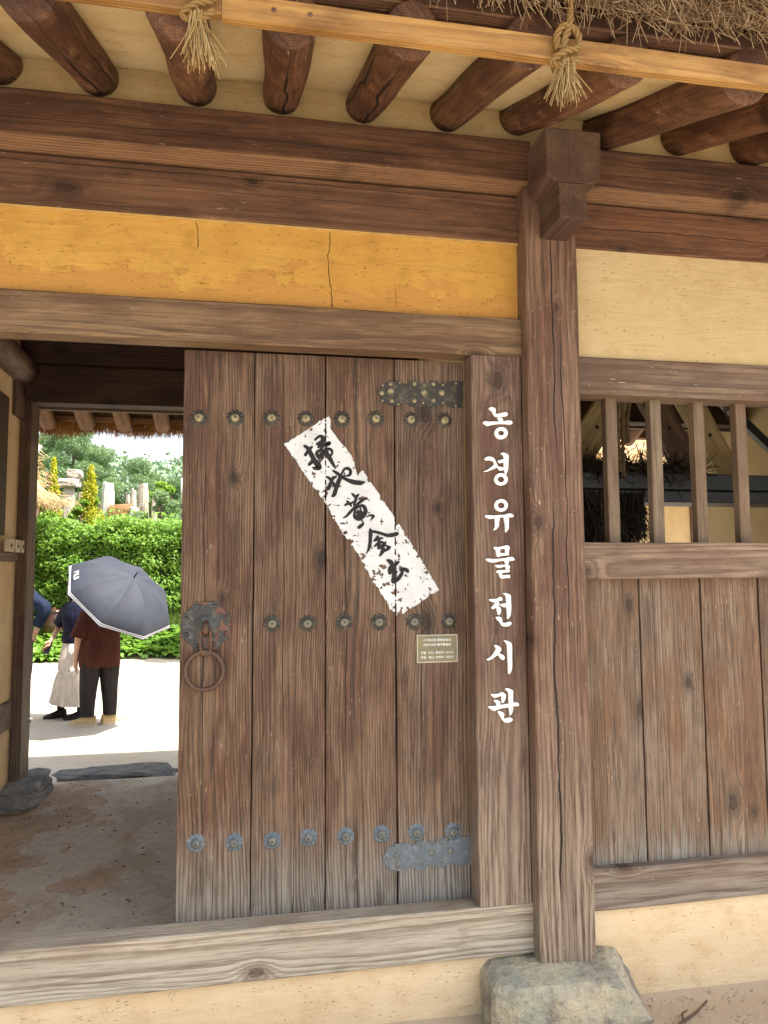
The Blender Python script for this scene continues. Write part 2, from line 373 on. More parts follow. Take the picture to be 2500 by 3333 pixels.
def text_obj(name, body, size, mat, parent, extr=.0006, fit=None, align='CENTER'):
    cu = bpy.data.curves.new(name, 'FONT'); cu.body = body; cu.size = size; cu.extrude = extr
    cu.align_x = align; cu.align_y = 'CENTER'; cu.resolution_u = 3
    to = bpy.data.objects.new('tmp', cu); COL.objects.link(to)
    dg = bpy.context.evaluated_depsgraph_get()
    me = bpy.data.meshes.new_from_object(to.evaluated_get(dg)); bpy.data.objects.remove(to)
    me.name = name; me.materials.clear(); me.materials.append(mat)
    if fit:
        xs = [v.co.x for v in me.vertices]; w = max(xs)-min(xs) if xs else 1
        cx = (max(xs)+min(xs))/2 if xs else 0
        for v in me.vertices: v.co.x = (v.co.x-cx)*fit/w
    o = bpy.data.objects.new(name, me); COL.objects.link(o)
    return o
LETTERS = [[('poly',[(1.015,2.474),(1.022,2.481),(1.033,2.481),(1.042,2.476),(1.045,2.47),(1.044,2.458),(1.048,2.453),(1.062,2.455),(1.08,2.46),(1.092,2.461),(1.099,2.455),(1.097,2.447),(1.088,2.443),(1.068,2.44),(1.052,2.438),(1.041,2.442),(1.034,2.451),(1.029,2.461),(1.023,2.467)]),('poly',[(1.052,2.432),(1.058,2.437),(1.068,2.437),(1.075,2.432),(1.077,2.425),(1.074,2.419),(1.061,2.418),(1.06,2.424)]),('poly',[(0.987,2.412),(0.995,2.419),(1.012,2.418),(1.032,2.419),(1.058,2.42),(1.08,2.422),(1.096,2.425),(1.11,2.426),(1.119,2.421),(1.119,2.412),(1.109,2.407),(1.091,2.409),(1.061,2.409),(1.037,2.406),(1.023,2.403),(1.009,2.399),(0.999,2.402),(0.992,2.407)]),('ring',[(1.098,2.37),(1.097,2.365),(1.094,2.359),(1.091,2.354),(1.086,2.349),(1.08,2.346),(1.074,2.344),(1.067,2.343),(1.061,2.343),(1.055,2.345),(1.049,2.348),(1.045,2.352),(1.041,2.357),(1.039,2.363),(1.038,2.369),(1.039,2.375),(1.042,2.38),(1.045,2.386),(1.05,2.39),(1.056,2.393),(1.062,2.395),(1.068,2.396),(1.075,2.396),(1.081,2.394),(1.087,2.391),(1.091,2.387),(1.095,2.382),(1.097,2.376)],[(1.082,2.37),(1.082,2.368),(1.08,2.366),(1.079,2.364),(1.077,2.362),(1.074,2.361),(1.071,2.36),(1.068,2.359),(1.065,2.36),(1.062,2.36),(1.059,2.361),(1.057,2.363),(1.055,2.365),(1.054,2.367),(1.054,2.37),(1.054,2.372),(1.055,2.374),(1.057,2.376),(1.059,2.378),(1.062,2.379),(1.065,2.38),(1.068,2.381),(1.071,2.38),(1.074,2.38),(1.077,2.379),(1.079,2.377),(1.081,2.375),(1.082,2.373)])],[('poly',[(0.992,2.256),(0.999,2.264),(1.011,2.267),(1.025,2.265),(1.035,2.258),(1.041,2.246),(1.044,2.238),(1.05,2.229),(1.05,2.222),(1.044,2.219),(1.028,2.212),(1.008,2.204),(0.994,2.201),(0.986,2.203),(0.998,2.207),(1.016,2.218),(1.032,2.232),(1.035,2.238),(1.028,2.247),(1.017,2.251),(1.003,2.25),(0.995,2.252)]),('poly',[(1.064,2.28),(1.073,2.286),(1.087,2.282),(1.099,2.274),(1.098,2.247),(1.096,2.217),(1.091,2.201),(1.085,2.191),(1.081,2.195),(1.079,2.209),(1.077,2.228),(1.078,2.257),(1.076,2.27),(1.07,2.277)]),('poly',[(1.05,2.247),(1.056,2.252),(1.068,2.255),(1.08,2.258),(1.08,2.244),(1.07,2.242),(1.06,2.239),(1.054,2.242)]),('poly',[(1.05,2.221),(1.056,2.225),(1.068,2.222),(1.081,2.222),(1.079,2.211),(1.069,2.209),(1.062,2.207),(1.055,2.211)]),('ring',[(1.094,2.17),(1.093,2.164),(1.091,2.159),(1.087,2.153),(1.082,2.149),(1.076,2.146),(1.07,2.144),(1.063,2.143),(1.056,2.144),(1.05,2.145),(1.044,2.149),(1.04,2.153),(1.036,2.158),(1.034,2.163),(1.033,2.169),(1.034,2.175),(1.037,2.181),(1.04,2.186),(1.045,2.19),(1.051,2.194),(1.057,2.196),(1.064,2.197),(1.071,2.196),(1.077,2.194),(1.083,2.191),(1.088,2.187),(1.091,2.182),(1.093,2.176)],[(1.079,2.17),(1.078,2.167),(1.077,2.165),(1.075,2.162),(1.073,2.16),(1.07,2.158),(1.066,2.158),(1.063,2.157),(1.059,2.157),(1.056,2.158),(1.053,2.16),(1.051,2.162),(1.049,2.164),(1.048,2.167),(1.048,2.169),(1.048,2.172),(1.049,2.175),(1.051,2.177),(1.054,2.179),(1.057,2.181),(1.06,2.182),(1.063,2.182),(1.067,2.182),(1.07,2.181),(1.073,2.18),(1.075,2.178),(1.077,2.175),(1.078,2.173)])],[('ring',[(1.092,2.059),(1.091,2.053),(1.089,2.047),(1.085,2.042),(1.08,2.037),(1.075,2.034),(1.068,2.032),(1.061,2.031),(1.055,2.032),(1.048,2.034),(1.043,2.037),(1.038,2.041),(1.034,2.046),(1.032,2.052),(1.032,2.058),(1.032,2.064),(1.035,2.07),(1.038,2.075),(1.043,2.079),(1.049,2.082),(1.056,2.084),(1.062,2.085),(1.069,2.085),(1.075,2.083),(1.081,2.08),(1.086,2.075),(1.089,2.07),(1.092,2.065)],[(1.078,2.058),(1.077,2.055),(1.076,2.053),(1.074,2.05),(1.071,2.048),(1.069,2.047),(1.065,2.046),(1.062,2.045),(1.058,2.046),(1.055,2.047),(1.052,2.048),(1.05,2.05),(1.048,2.052),(1.047,2.055),(1.047,2.058),(1.047,2.061),(1.048,2.064),(1.05,2.066),(1.053,2.068),(1.056,2.07),(1.059,2.071),(1.062,2.071),(1.066,2.071),(1.069,2.07),(1.072,2.068),(1.074,2.066),(1.076,2.064),(1.077,2.061)]),('poly',[(0.989,2.012),(0.996,2.016),(1.024,2.015),(1.054,2.017),(1.078,2.019),(1.092,2.024),(1.105,2.024),(1.115,2.018),(1.116,2.011),(1.107,2.007),(1.091,2.009),(1.075,2.008),(1.053,2.006),(1.032,2.003),(1.018,2.0),(1.004,2.002),(0.994,2.007)]),('poly',[(1.034,2.004),(1.053,2.004),(1.051,1.989),(1.049,1.971),(1.042,1.96),(1.03,1.952),(1.026,1.953),(1.032,1.966),(1.033,1.985)]),('poly',[(1.073,2.009),(1.091,2.01),(1.095,2.0),(1.094,1.977),(1.093,1.958),(1.086,1.949),(1.082,1.944),(1.078,1.946),(1.078,1.962),(1.076,1.985)])],[('poly',[(1.025,1.878),(1.03,1.882),(1.041,1.881),(1.051,1.873),(1.053,1.864),(1.053,1.853),(1.052,1.842),(1.047,1.839),(1.04,1.841),(1.037,1.853),(1.034,1.868)]),('poly',[(1.046,1.881),(1.057,1.883),(1.071,1.886),(1.083,1.889),(1.092,1.886),(1.096,1.878),(1.094,1.87),(1.091,1.86),(1.092,1.852),(1.09,1.846),(1.072,1.845),(1.053,1.844),(1.053,1.854),(1.064,1.856),(1.075,1.856),(1.075,1.873),(1.061,1.872),(1.052,1.872)]),('poly',[(0.989,1.829),(0.997,1.833),(1.021,1.831),(1.05,1.832),(1.074,1.834),(1.09,1.839),(1.106,1.839),(1.116,1.832),(1.115,1.825),(1.103,1.823),(1.072,1.824),(1.05,1.821),(1.03,1.817),(1.016,1.816),(1.001,1.82)]),('poly',[(1.069,1.824),(1.09,1.823),(1.092,1.817),(1.086,1.808),(1.094,1.803),(1.095,1.796),(1.09,1.785),(1.078,1.784),(1.075,1.798),(1.059,1.795),(1.045,1.793),(1.036,1.797),(1.03,1.804),(1.04,1.806),(1.059,1.806),(1.075,1.808),(1.074,1.817)]),('poly',[(1.034,1.778),(1.043,1.783),(1.069,1.784),(1.09,1.786),(1.095,1.78),(1.09,1.775),(1.075,1.773),(1.062,1.772),(1.061,1.762),(1.078,1.764),(1.09,1.764),(1.096,1.758),(1.092,1.75),(1.076,1.75),(1.062,1.748),(1.052,1.752),(1.048,1.761),(1.045,1.771),(1.038,1.774)])],[('poly',[(1.063,1.685),(1.071,1.688),(1.085,1.684),(1.096,1.677),(1.097,1.655),(1.098,1.629),(1.096,1.607),(1.093,1.592),(1.083,1.579),(1.079,1.581),(1.079,1.599),(1.077,1.633),(1.076,1.663),(1.072,1.678)]),('poly',[(1.048,1.64),(1.06,1.643),(1.08,1.644),(1.08,1.631),(1.07,1.628),(1.06,1.63),(1.053,1.634)]),('poly',[(1.0,1.66),(1.008,1.663),(1.025,1.663),(1.037,1.665),(1.047,1.671),(1.056,1.669),(1.059,1.662),(1.056,1.656),(1.041,1.654),(1.027,1.652),(1.017,1.65),(1.008,1.653)]),('poly',[(1.027,1.653),(1.041,1.654),(1.045,1.643),(1.041,1.633),(1.032,1.627),(1.025,1.624),(1.015,1.621),(1.011,1.628),(1.019,1.636),(1.026,1.645)]),('poly',[(1.033,1.629),(1.041,1.633),(1.05,1.626),(1.052,1.615),(1.05,1.606),(1.044,1.596),(1.039,1.598),(1.036,1.611)]),('poly',[(1.029,1.586),(1.036,1.589),(1.047,1.588),(1.055,1.581),(1.057,1.57),(1.061,1.563),(1.074,1.564),(1.086,1.567),(1.095,1.566),(1.097,1.558),(1.088,1.55),(1.07,1.547),(1.056,1.551),(1.049,1.56),(1.043,1.569),(1.036,1.574)])],[('poly',[(1.02,1.47),(1.028,1.472),(1.039,1.467),(1.048,1.459),(1.05,1.451),(1.041,1.438),(1.052,1.433),(1.062,1.426),(1.064,1.415),(1.058,1.409),(1.05,1.412),(1.042,1.42),(1.035,1.43),(1.021,1.422),(1.007,1.414),(0.993,1.409),(0.985,1.413),(0.997,1.419),(1.013,1.433),(1.023,1.447),(1.027,1.456),(1.023,1.464)]),('poly',[(1.063,1.488),(1.071,1.49),(1.084,1.485),(1.096,1.476),(1.098,1.456),(1.097,1.42),(1.097,1.386),(1.095,1.37),(1.09,1.357),(1.083,1.35),(1.079,1.354),(1.079,1.374),(1.078,1.411),(1.077,1.448),(1.076,1.468),(1.071,1.48)])],[('poly',[(1.002,1.269),(1.006,1.271),(1.024,1.27),(1.037,1.272),(1.052,1.277),(1.063,1.269),(1.067,1.264),(1.064,1.249),(1.059,1.24),(1.052,1.232),(1.048,1.234),(1.048,1.246),(1.047,1.261),(1.037,1.26),(1.02,1.255),(1.01,1.259)]),('poly',[(1.014,1.243),(1.02,1.246),(1.029,1.245),(1.038,1.241),(1.041,1.236),(1.04,1.222),(1.027,1.222),(1.024,1.231),(1.017,1.239)]),('poly',[(0.989,1.219),(0.995,1.221),(1.013,1.221),(1.029,1.223),(1.055,1.226),(1.079,1.228),(1.08,1.215),(1.062,1.213),(1.041,1.21),(1.026,1.205),(1.014,1.202),(1.003,1.207),(0.994,1.213)]),('poly',[(1.097,1.227),(1.108,1.234),(1.118,1.231),(1.124,1.224),(1.119,1.217),(1.109,1.217),(1.098,1.219)]),('poly',[(1.064,1.289),(1.071,1.293),(1.083,1.29),(1.098,1.281),(1.098,1.266),(1.098,1.244),(1.098,1.223),(1.097,1.208),(1.093,1.192),(1.085,1.181),(1.082,1.183),(1.081,1.196),(1.078,1.217),(1.078,1.245),(1.078,1.271),(1.074,1.279)]),('poly',[(1.03,1.197),(1.036,1.199),(1.046,1.197),(1.055,1.192),(1.058,1.184),(1.055,1.174),(1.057,1.168),(1.069,1.17),(1.082,1.172),(1.091,1.168),(1.094,1.162),(1.089,1.156),(1.078,1.152),(1.065,1.152),(1.056,1.156),(1.048,1.165),(1.042,1.176),(1.034,1.19)])]]
BRUSH = [[(0.236,2.312,0.0084),(0.252,2.3,0.0112),(0.265,2.275,0.0126),(0.279,2.249,0.014),(0.293,2.232,0.0168),(0.297,2.221,0.014),(0.284,2.218,0.0098),(0.27,2.221,0.0042)],[(0.267,2.309,0.007),(0.253,2.294,0.0084),(0.239,2.273,0.0084)],[(0.255,2.233,0.0084),(0.267,2.246,0.0098),(0.27,2.26,0.0056)],[(0.28,2.339,0.0062),(0.296,2.354,0.0073),(0.31,2.353,0.0112),(0.313,2.339,0.0126),(0.301,2.318,0.0098),(0.293,2.307,0.0056)],[(0.288,2.321,0.007),(0.301,2.33,0.007),(0.313,2.336,0.0056)],[(0.296,2.31,0.0056),(0.313,2.319,0.0079),(0.33,2.325,0.0079),(0.342,2.329,0.0084),(0.338,2.322,0.0084),(0.324,2.313,0.007)],[(0.313,2.313,0.0084),(0.304,2.298,0.0084),(0.287,2.284,0.0084),(0.293,2.267,0.0098)],[(0.296,2.264,0.0098),(0.31,2.284,0.0098),(0.324,2.296,0.0098),(0.341,2.302,0.0084),(0.352,2.294,0.007),(0.351,2.279,0.0062),(0.338,2.271,0.007)],[(0.315,2.29,0.0056),(0.313,2.273,0.0084),(0.31,2.26,0.0084)],[(0.327,2.302,0.0112),(0.33,2.279,0.014),(0.341,2.265,0.0126),(0.352,2.245,0.0098),(0.362,2.228,0.007),(0.367,2.217,0.0022)],[(0.357,2.209,0.0062),(0.37,2.201,0.0084),(0.392,2.186,0.0098),(0.415,2.172,0.0098),(0.444,2.162,0.0126),(0.473,2.159,0.0126),(0.494,2.162,0.0028)],[(0.328,2.182,0.005),(0.341,2.176,0.0079),(0.358,2.154,0.0084),(0.367,2.145,0.007)],[(0.37,2.184,0.0062),(0.355,2.174,0.0084),(0.347,2.157,0.009),(0.338,2.136,0.0112),(0.331,2.129,0.0084)],[(0.389,2.183,0.0112),(0.378,2.157,0.0126),(0.369,2.131,0.0112),(0.362,2.108,0.0112),(0.354,2.1,0.007)],[(0.394,2.197,0.0056),(0.407,2.218,0.007),(0.424,2.218,0.0084),(0.432,2.207,0.009),(0.427,2.192,0.0079),(0.412,2.188,0.0042),(0.404,2.193,0.0034),(0.407,2.202,0.0028)],[(0.503,2.096,0.0034),(0.486,2.087,0.0079),(0.466,2.071,0.0084),(0.449,2.054,0.0079),(0.428,2.031,0.0079),(0.414,2.016,0.0062),(0.4,2.008,0.0034)],[(0.439,2.111,0.0062),(0.449,2.101,0.0079),(0.456,2.094,0.0084),(0.449,2.074,0.0073),(0.446,2.062,0.0056)],[(0.466,2.109,0.005),(0.459,2.101,0.0073),(0.452,2.094,0.0062)],[(0.407,2.062,0.005),(0.42,2.069,0.0073),(0.434,2.071,0.0062),(0.444,2.079,0.0034)],[(0.416,2.08,0.0056),(0.427,2.07,0.0079),(0.434,2.059,0.0056)],[(0.454,2.051,0.005),(0.448,2.025,0.0079),(0.454,2.011,0.0126),(0.471,2.005,0.0112),(0.489,2.023,0.0126),(0.496,2.04,0.0112),(0.486,2.06,0.0098),(0.469,2.057,0.007),(0.457,2.048,0.0042)],[(0.463,2.039,0.007),(0.466,2.02,0.0112)],[(0.474,2.048,0.0056),(0.474,2.014,0.0084)],[(0.457,2.031,0.0056),(0.48,2.034,0.007)],[(0.477,2.001,0.0034),(0.486,1.986,0.005),(0.478,1.977,0.0098),(0.467,1.968,0.0098)],[(0.5,2.013,0.0028),(0.515,2.02,0.005),(0.53,2.017,0.0079),(0.523,2.006,0.005),(0.516,1.997,0.0014)],[(0.516,1.96,0.007),(0.517,1.943,0.0112),(0.516,1.92,0.0098),(0.514,1.898,0.0098),(0.508,1.875,0.007),(0.497,1.854,0.0014)],[(0.517,1.952,0.007),(0.54,1.949,0.0079),(0.566,1.942,0.0084),(0.589,1.935,0.0098),(0.61,1.936,0.0112),(0.632,1.942,0.0112)],[(0.549,1.932,0.0056),(0.543,1.92,0.0098),(0.534,1.912,0.007)],[(0.531,1.912,0.0042),(0.552,1.92,0.007),(0.569,1.923,0.005)],[(0.534,1.888,0.005),(0.549,1.9,0.0079),(0.563,1.906,0.007),(0.58,1.9,0.0056)],[(0.552,1.915,0.0084),(0.554,1.898,0.0098),(0.551,1.881,0.0084)],[(0.551,1.878,0.0062),(0.572,1.892,0.0098),(0.583,1.906,0.005)],[(0.569,1.892,0.0098),(0.569,1.869,0.0112),(0.557,1.848,0.0056)],[(0.58,1.892,0.0042),(0.598,1.883,0.0079),(0.583,1.872,0.0084),(0.569,1.866,0.0042)],[(0.59,1.829,0.0079),(0.603,1.821,0.0126),(0.612,1.807,0.0112),(0.617,1.789,0.0112),(0.626,1.778,0.0098)],[(0.638,1.822,0.007),(0.626,1.812,0.0098),(0.603,1.795,0.0126),(0.6,1.775,0.0112)],[(0.617,1.795,0.0098),(0.619,1.767,0.0126),(0.614,1.738,0.0126)],[(0.614,1.738,0.0098),(0.632,1.747,0.0112),(0.649,1.767,0.0098),(0.655,1.786,0.0084)],[(0.644,1.784,0.0034),(0.655,1.791,0.0084),(0.673,1.786,0.0112),(0.678,1.779,0.0084)]]
PAPER = [(0.151,2.317),(0.284,2.407),(0.295,2.419),(0.338,2.442),(0.347,2.426),(0.345,2.391),(0.378,2.346),(0.41,2.31),(0.444,2.264),(0.453,2.218),(0.464,2.19),(0.484,2.216),(0.513,2.171),(0.565,2.1),(0.587,2.061),(0.623,2.015),(0.629,1.976),(0.641,1.985),(0.735,1.835),(0.816,1.7),(0.63,1.586),(0.626,1.611),(0.607,1.61),(0.548,1.711),(0.499,1.782),(0.465,1.855),(0.42,1.912),(0.366,1.996),(0.327,2.068),(0.276,2.136),(0.237,2.189),(0.183,2.27)]
HINGE = [(0.939,2.619),(0.868,2.617),(0.864,2.607),(0.854,2.605),(0.843,2.615),(0.831,2.604),(0.824,2.605),(0.818,2.617),(0.783,2.615),(0.778,2.604),(0.768,2.603),(0.758,2.611),(0.748,2.602),(0.74,2.605),(0.733,2.615),(0.699,2.614),(0.692,2.603),(0.679,2.597),(0.668,2.598),(0.659,2.607),(0.645,2.612),(0.626,2.606),(0.617,2.608),(0.603,2.61),(0.592,2.602),(0.587,2.599),(0.571,2.596),(0.564,2.588),(0.563,2.575),(0.553,2.564),(0.55,2.553),(0.556,2.542),(0.561,2.532),(0.563,2.518),(0.571,2.509),(0.58,2.507),(0.592,2.506),(0.603,2.5),(0.622,2.498),(0.636,2.496),(0.65,2.498),(0.659,2.508),(0.67,2.512),(0.684,2.507),(0.692,2.498),(0.701,2.496),(0.729,2.497),(0.735,2.507),(0.749,2.511),(0.763,2.508),(0.774,2.511),(0.781,2.498),(0.815,2.498),(0.82,2.508),(0.834,2.51),(0.843,2.502),(0.851,2.512),(0.863,2.51),(0.868,2.501),(0.936,2.501)]
BUMPS = [(0.608,2.595,0.0093),(0.609,2.562,0.0146),(0.57,2.553,0.0106),(0.574,2.587,0.0053),(0.572,2.519,0.0058),(0.613,2.521,0.0101),(0.65,2.603,0.0053),(0.643,2.506,0.0053),(0.716,2.6,0.0101),(0.714,2.524,0.0101),(0.801,2.602,0.0101),(0.8,2.528,0.0101),(0.76,2.595,0.0053),(0.754,2.516,0.0053),(0.759,2.562,0.0146),(0.839,2.565,0.0146),(0.844,2.6,0.0053),(0.843,2.519,0.0053),(0.903,2.609,0.0053),(0.901,2.508,0.0053)]
HINGE_DZ = (0.012,-1.953)
ROSETTES = [[(-0.2,2.419),(-0.053,2.424),(0.097,2.428),(0.241,2.43),(0.395,2.433),(0.543,2.439),(0.698,2.44),(0.85,2.442)],[(0.105,1.569),(0.25,1.567),(0.404,1.57),(0.552,1.568),(0.705,1.566),(0.858,1.566)],[(-0.188,0.714),(-0.04,0.707),(0.11,0.703),(0.256,0.705),(0.408,0.7),(0.558,0.699),(0.707,0.695),(0.865,0.69)]]
PLAQUE = [(0.713,1.514),(0.894,1.509),(0.895,1.391),(0.715,1.391)]
PULL = [(-0.16,1.566),(-0.162,1.392)]
# ------------------------------------------------------------------ materials
K_ = .63
GREYD = C(122, 126, 128, K_)
CR = [(-.03, .0035, .10, .2, 1.9), (.035, .002, .06, 1.2, 2.6), (.0, .0022, .05, 2.0, 3.1)]
M_door = wood('door wood', C(54, 40, 31, K_), C(124, 98, 78, K_), C(146, 120, 98, K_), C(104, 74, 56, K_), C(152, 150, 144, K_), (.42, .86), .28, .0085, .7, .75, pale=C(150, 116, 90, K_), bump=.0022, cracks=[(.0, .0012, .03, 1.3, 2.6), (.05, .0009, .03, .2, 1.0)], crand=.18)
M_post = wood('post wood', C(84, 62, 50, K_), C(134, 104, 84, K_), C(160, 130, 106, K_), C(120, 84, 68, K_), C(178, 166, 150, .64), (.15, 1.5), .3, .007, .65, .9, cracks=CR, scuff=.8, pale=C(176, 144, 118, K_))
M_sign = wood('sign board wood', C(84, 66, 56, K_), C(126, 102, 88, K_), C(152, 128, 110, K_), C(110, 80, 68, K_), C(174, 162, 148, .64), (.3, 1.5), .25, .0080, .7, .9, scuff=.4)
M_lint = wood('lintel wood', C(96, 74, 54, .62), C(148, 120, 90, .62), C(172, 142, 108, .62), C(130, 100, 74, .62), None, None, .45, .0095, .8, .85, scuff=.5, kcell=(1.6, 5.5))
M_sill = wood('sill wood', C(116, 100, 84, .66), C(192, 176, 154, .68), C(212, 198, 176, .68), C(168, 150, 130, .68), C(198, 190, 174, .68), (.25, .5), .5, .0085, .75, .7, scuff=.35, kcell=(1.6, 5.))
M_beam = wood('beam wood', C(66, 44, 32, K_), C(122, 84, 60, K_), C(144, 102, 74, K_), C(104, 70, 50, K_), None, None, .4, .012, .40, .45, cracks=[(.0, .0012, .05, .3, 2.6), (.06, .0008, .04, 1.6, 4.6)], crand=.08, scuff=.4, kcell=(1.3, 5.), pale=C(164, 118, 84, K_))
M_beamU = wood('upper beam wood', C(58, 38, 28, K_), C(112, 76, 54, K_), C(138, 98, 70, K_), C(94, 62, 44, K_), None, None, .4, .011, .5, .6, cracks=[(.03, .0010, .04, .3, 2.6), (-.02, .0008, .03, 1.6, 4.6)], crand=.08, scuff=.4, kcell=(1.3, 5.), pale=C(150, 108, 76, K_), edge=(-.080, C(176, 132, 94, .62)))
M_bracket = wood('bracket wood', C(66, 48, 38, K_), C(112, 88, 72, K_), C(132, 106, 86, K_), C(98, 70, 56, K_), None, None, .3, .010, .5, .5, cracks=[(.0, .0014, .05, 0, .4)], scuff=.2)
M_raft = wood('rafter wood', C(66, 40, 28, K_), C(122, 80, 54, K_), C(150, 104, 70, K_), C(94, 58, 40, K_), None, None, .5, .0065, .5, .6, rough=.62, cracks=[(.02, .0030, .05, .05, 1.3), (-.045, .0018, .04, .2, 1.2)], crand=.08, scuff=.7, pale=C(168, 126, 90, K_), kcell=(3.5, 5.))
M_batten = wood('batten wood', C(112, 72, 34, K_), C(190, 142, 76, K_), C(206, 160, 92, K_), C(160, 112, 54, K_), None, None, .35, .010, .4, .3, scuff=.3, kcell=(2.5, 8), kdark=C(120, 66, 30, K_))
M_rboard = wood('wall board wood', C(76, 62, 52, K_), C(138, 116, 98, K_), C(160, 138, 118, K_), C(130, 98, 72, K_), C(160, 160, 152, K_), (.44, .72), .3, .0055, .6, .9, pale=C(168, 142, 118, K_), scuff=.5, cracks=[(.0, .0009, .03, .2, 1.1)], crand=.2)
M_rrail = wood('rail wood', C(98, 78, 66, .62), C(148, 124, 104, .62), C(172, 148, 126, .62), C(132, 106, 88, .62), C(176, 168, 158, .62), (.3, .7), .4, .0085, .7, .7, scuff=.7, kcell=(1.8, 5.))
M_slat = wood('lattice bar wood', C(100, 82, 64, K_), C(146, 124, 100, K_), C(164, 142, 116, K_), C(128, 104, 84, K_), None, None, .1, .008, .35, .6, scuff=.3)
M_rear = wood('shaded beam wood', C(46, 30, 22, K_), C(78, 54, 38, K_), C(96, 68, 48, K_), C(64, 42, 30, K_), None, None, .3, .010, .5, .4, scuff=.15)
M_rpost = wood('rear post wood', C(76, 54, 42, K_), C(124, 96, 76, K_), C(150, 122, 98, K_), C(104, 74, 58, K_), C(150, 140, 124, K_), (.3, 1.3), .3, .009, .5, .6)
M_rrafter = wood('rear rafter wood', C(110, 78, 50, K_), C(160, 118, 78, K_), C(182, 140, 98, K_), C(140, 98, 62, K_), None, None, .3, .007, .5, .4)
M_plough = wood('plough wood', C(130, 112, 76, .75), C(190, 168, 120, .8), C(204, 184, 136, .8), C(168, 144, 100, .8), None, None, .3, .010, .4, .4, scuff=.2)

def plaster(name, base, dark, light, sandy=1., cracks=0., stain=None, pit=.3, tone=None, orange=None, crx=None):
    t = NT(name); p = t.pos(); X, Y, Z = t.sep(p)
    n1 = t.noise(p, 1.6, 5, .6); n2 = t.noise(p, 7, 5, .65); n3 = t.noise(p, 90, 3, .6)
    c = t.mix(t.mr(n1, .35, .65), base, light)
    c = t.mix(t.mr(n2, .45, .75, 0, .7), c, dark)
    if orange:
        zb, oc = orange
        w = t.M('ADD', Z, t.mr(t.noise(t.comb(t.M('MULTIPLY', X, 1.6), 0., t.M('MULTIPLY', Z, 3)), 1.7, 5, .65), .25, .75, -.14, .14))
        c = t.mix(t.mr(w, zb-.012, zb+.012, .75, 0.), c, oc)
        edge = t.mr(t.M('ABSOLUTE', t.M('SUBTRACT', w, zb)), 0., .008, .5, 0.)
        c = t.mix(t.M('MULTIPLY', edge, t.mr(n2, .4, .6)), c, C(120, 78, 30, .6))
        br = t.noise(t.comb(t.M('MULTIPLY', X, 4), Y, t.M('MULTIPLY', Z, 16)), 2.2, 4, .65)
        c = t.mix(t.mr(br, .58, .72, 0, .5), c, C(168, 118, 50, .6))
    h = t.M('MULTIPLY', n3, .35*sandy); h = t.M('ADD', h, t.M('MULTIPLY', n2, 1.2))
    pts = t.M('MULTIPLY', t.mr(t.voro(p, 85)[0], .12, .22, 1, 0), t.mr(t.noise(p, 14, 3), .5, .62))
    c = t.mix(t.M('MULTIPLY', pts, pit), c, (dark[0]*.5, dark[1]*.45, dark[2]*.4, 1)); h = t.M('SUBTRACT', h, t.M('MULTIPLY', pts, pit*2))
    if cracks:
        wp = t.V('ADD', p, t.V('SCALE', t.noise(p, 5, 3, .6, 0, True), None)); 
        wv = t.M('MULTIPLY', t.M('SUBTRACT', t.noise(t.comb(X, 0., Z), 6, 4, .6), .5), .07)
        for (x0, zlo, zhi, wd) in crx:
            dd = t.M('ABSOLUTE', t.M('ADD', t.M('SUBTRACT', X, x0), wv))
            msk = t.M('MULTIPLY', t.mr(Z, zlo, zlo+.03), t.mr(Z, zhi-.03, zhi, 1, 0))
            cm = t.M('MULTIPLY', t.mr(dd, wd*.4, wd*1.1, 1, 0), msk)
            c = t.mix(t.M('MULTIPLY', cm, .85), c, (.03, .018, .008, 1)); h = t.M('SUBTRACT', h, t.M('MULTIPLY', cm, 2.))
    tv = t.noise(t.comb(t.M('MULTIPLY', X, 2.2), t.M('MULTIPLY', Y, 2.2), t.M('MULTIPLY', Z, 9)), 1.6, 4, .6, 1.2); h = t.M('ADD', h, t.M('MULTIPLY', tv, 2.2)); c = t.mix(t.mr(tv, .52, .68, 0, .3), c, dark)
    st2 = t.voro(t.comb(t.M('MULTIPLY', X, 22), t.M('MULTIPLY', Y, 22), t.M('MULTIPLY', Z, 70)), 1.)
    bit = t.M('MULTIPLY', t.mr(st2[0], .10, .16, 1, 0), t.mr(t.sep(st2['Color'])[0], .55, .6)); c = t.mix(t.M('MULTIPLY', bit, .5), c, (dark[0]*.45, dark[1]*.4, dark[2]*.35, 1)); h = t.M('ADD', h, bit)
    str_ = t.noise(t.comb(t.M('MULTIPLY', X, 40), t.M('MULTIPLY', Y, 40), t.M('MULTIPLY', Z, 150)), 1, 3, .6)
    c = t.mix(t.mr(str_, .66, .72, 0, .25), c, light)
    return t.done(c, .92, t.bump(h, .0035, .8), .15)
M_yellow = plaster('ochre plaster', C(216, 166, 84, .66), C(196, 146, 74, .66), C(226, 178, 94, .66), 1., 1, orange=(2.985, C(210, 154, 86, .65)),
                   crx=[(-.215, 3.10, 3.235, .0020), (.335, 2.86, 3.235, .0022), (.62, 2.9, 3.0, .0012)])
M_cream = plaster('cream wall plaster', C(226, 200, 150, .62), C(214, 186, 136, .62), C(234, 208, 162, .62), .8, pit=.1)
M_ceil = plaster('ceiling plaster', C(224, 196, 144, .72), C(206, 174, 120, .72), C(234, 210, 162, .72), 1., pit=.15)
M_foot = plaster('footing plaster', C(238, 212, 172, .70), C(222, 192, 150, .70), C(242, 220, 184, .70), 2.2, pit=.6)
M_inner = plaster('passage wall plaster', C(222, 190, 146, .8), C(204, 172, 128, .8), C(232, 202, 158, .8), 1., pit=.35)
M_bead = plain('plaster bead', C(214, 176, 104, .66), .9)

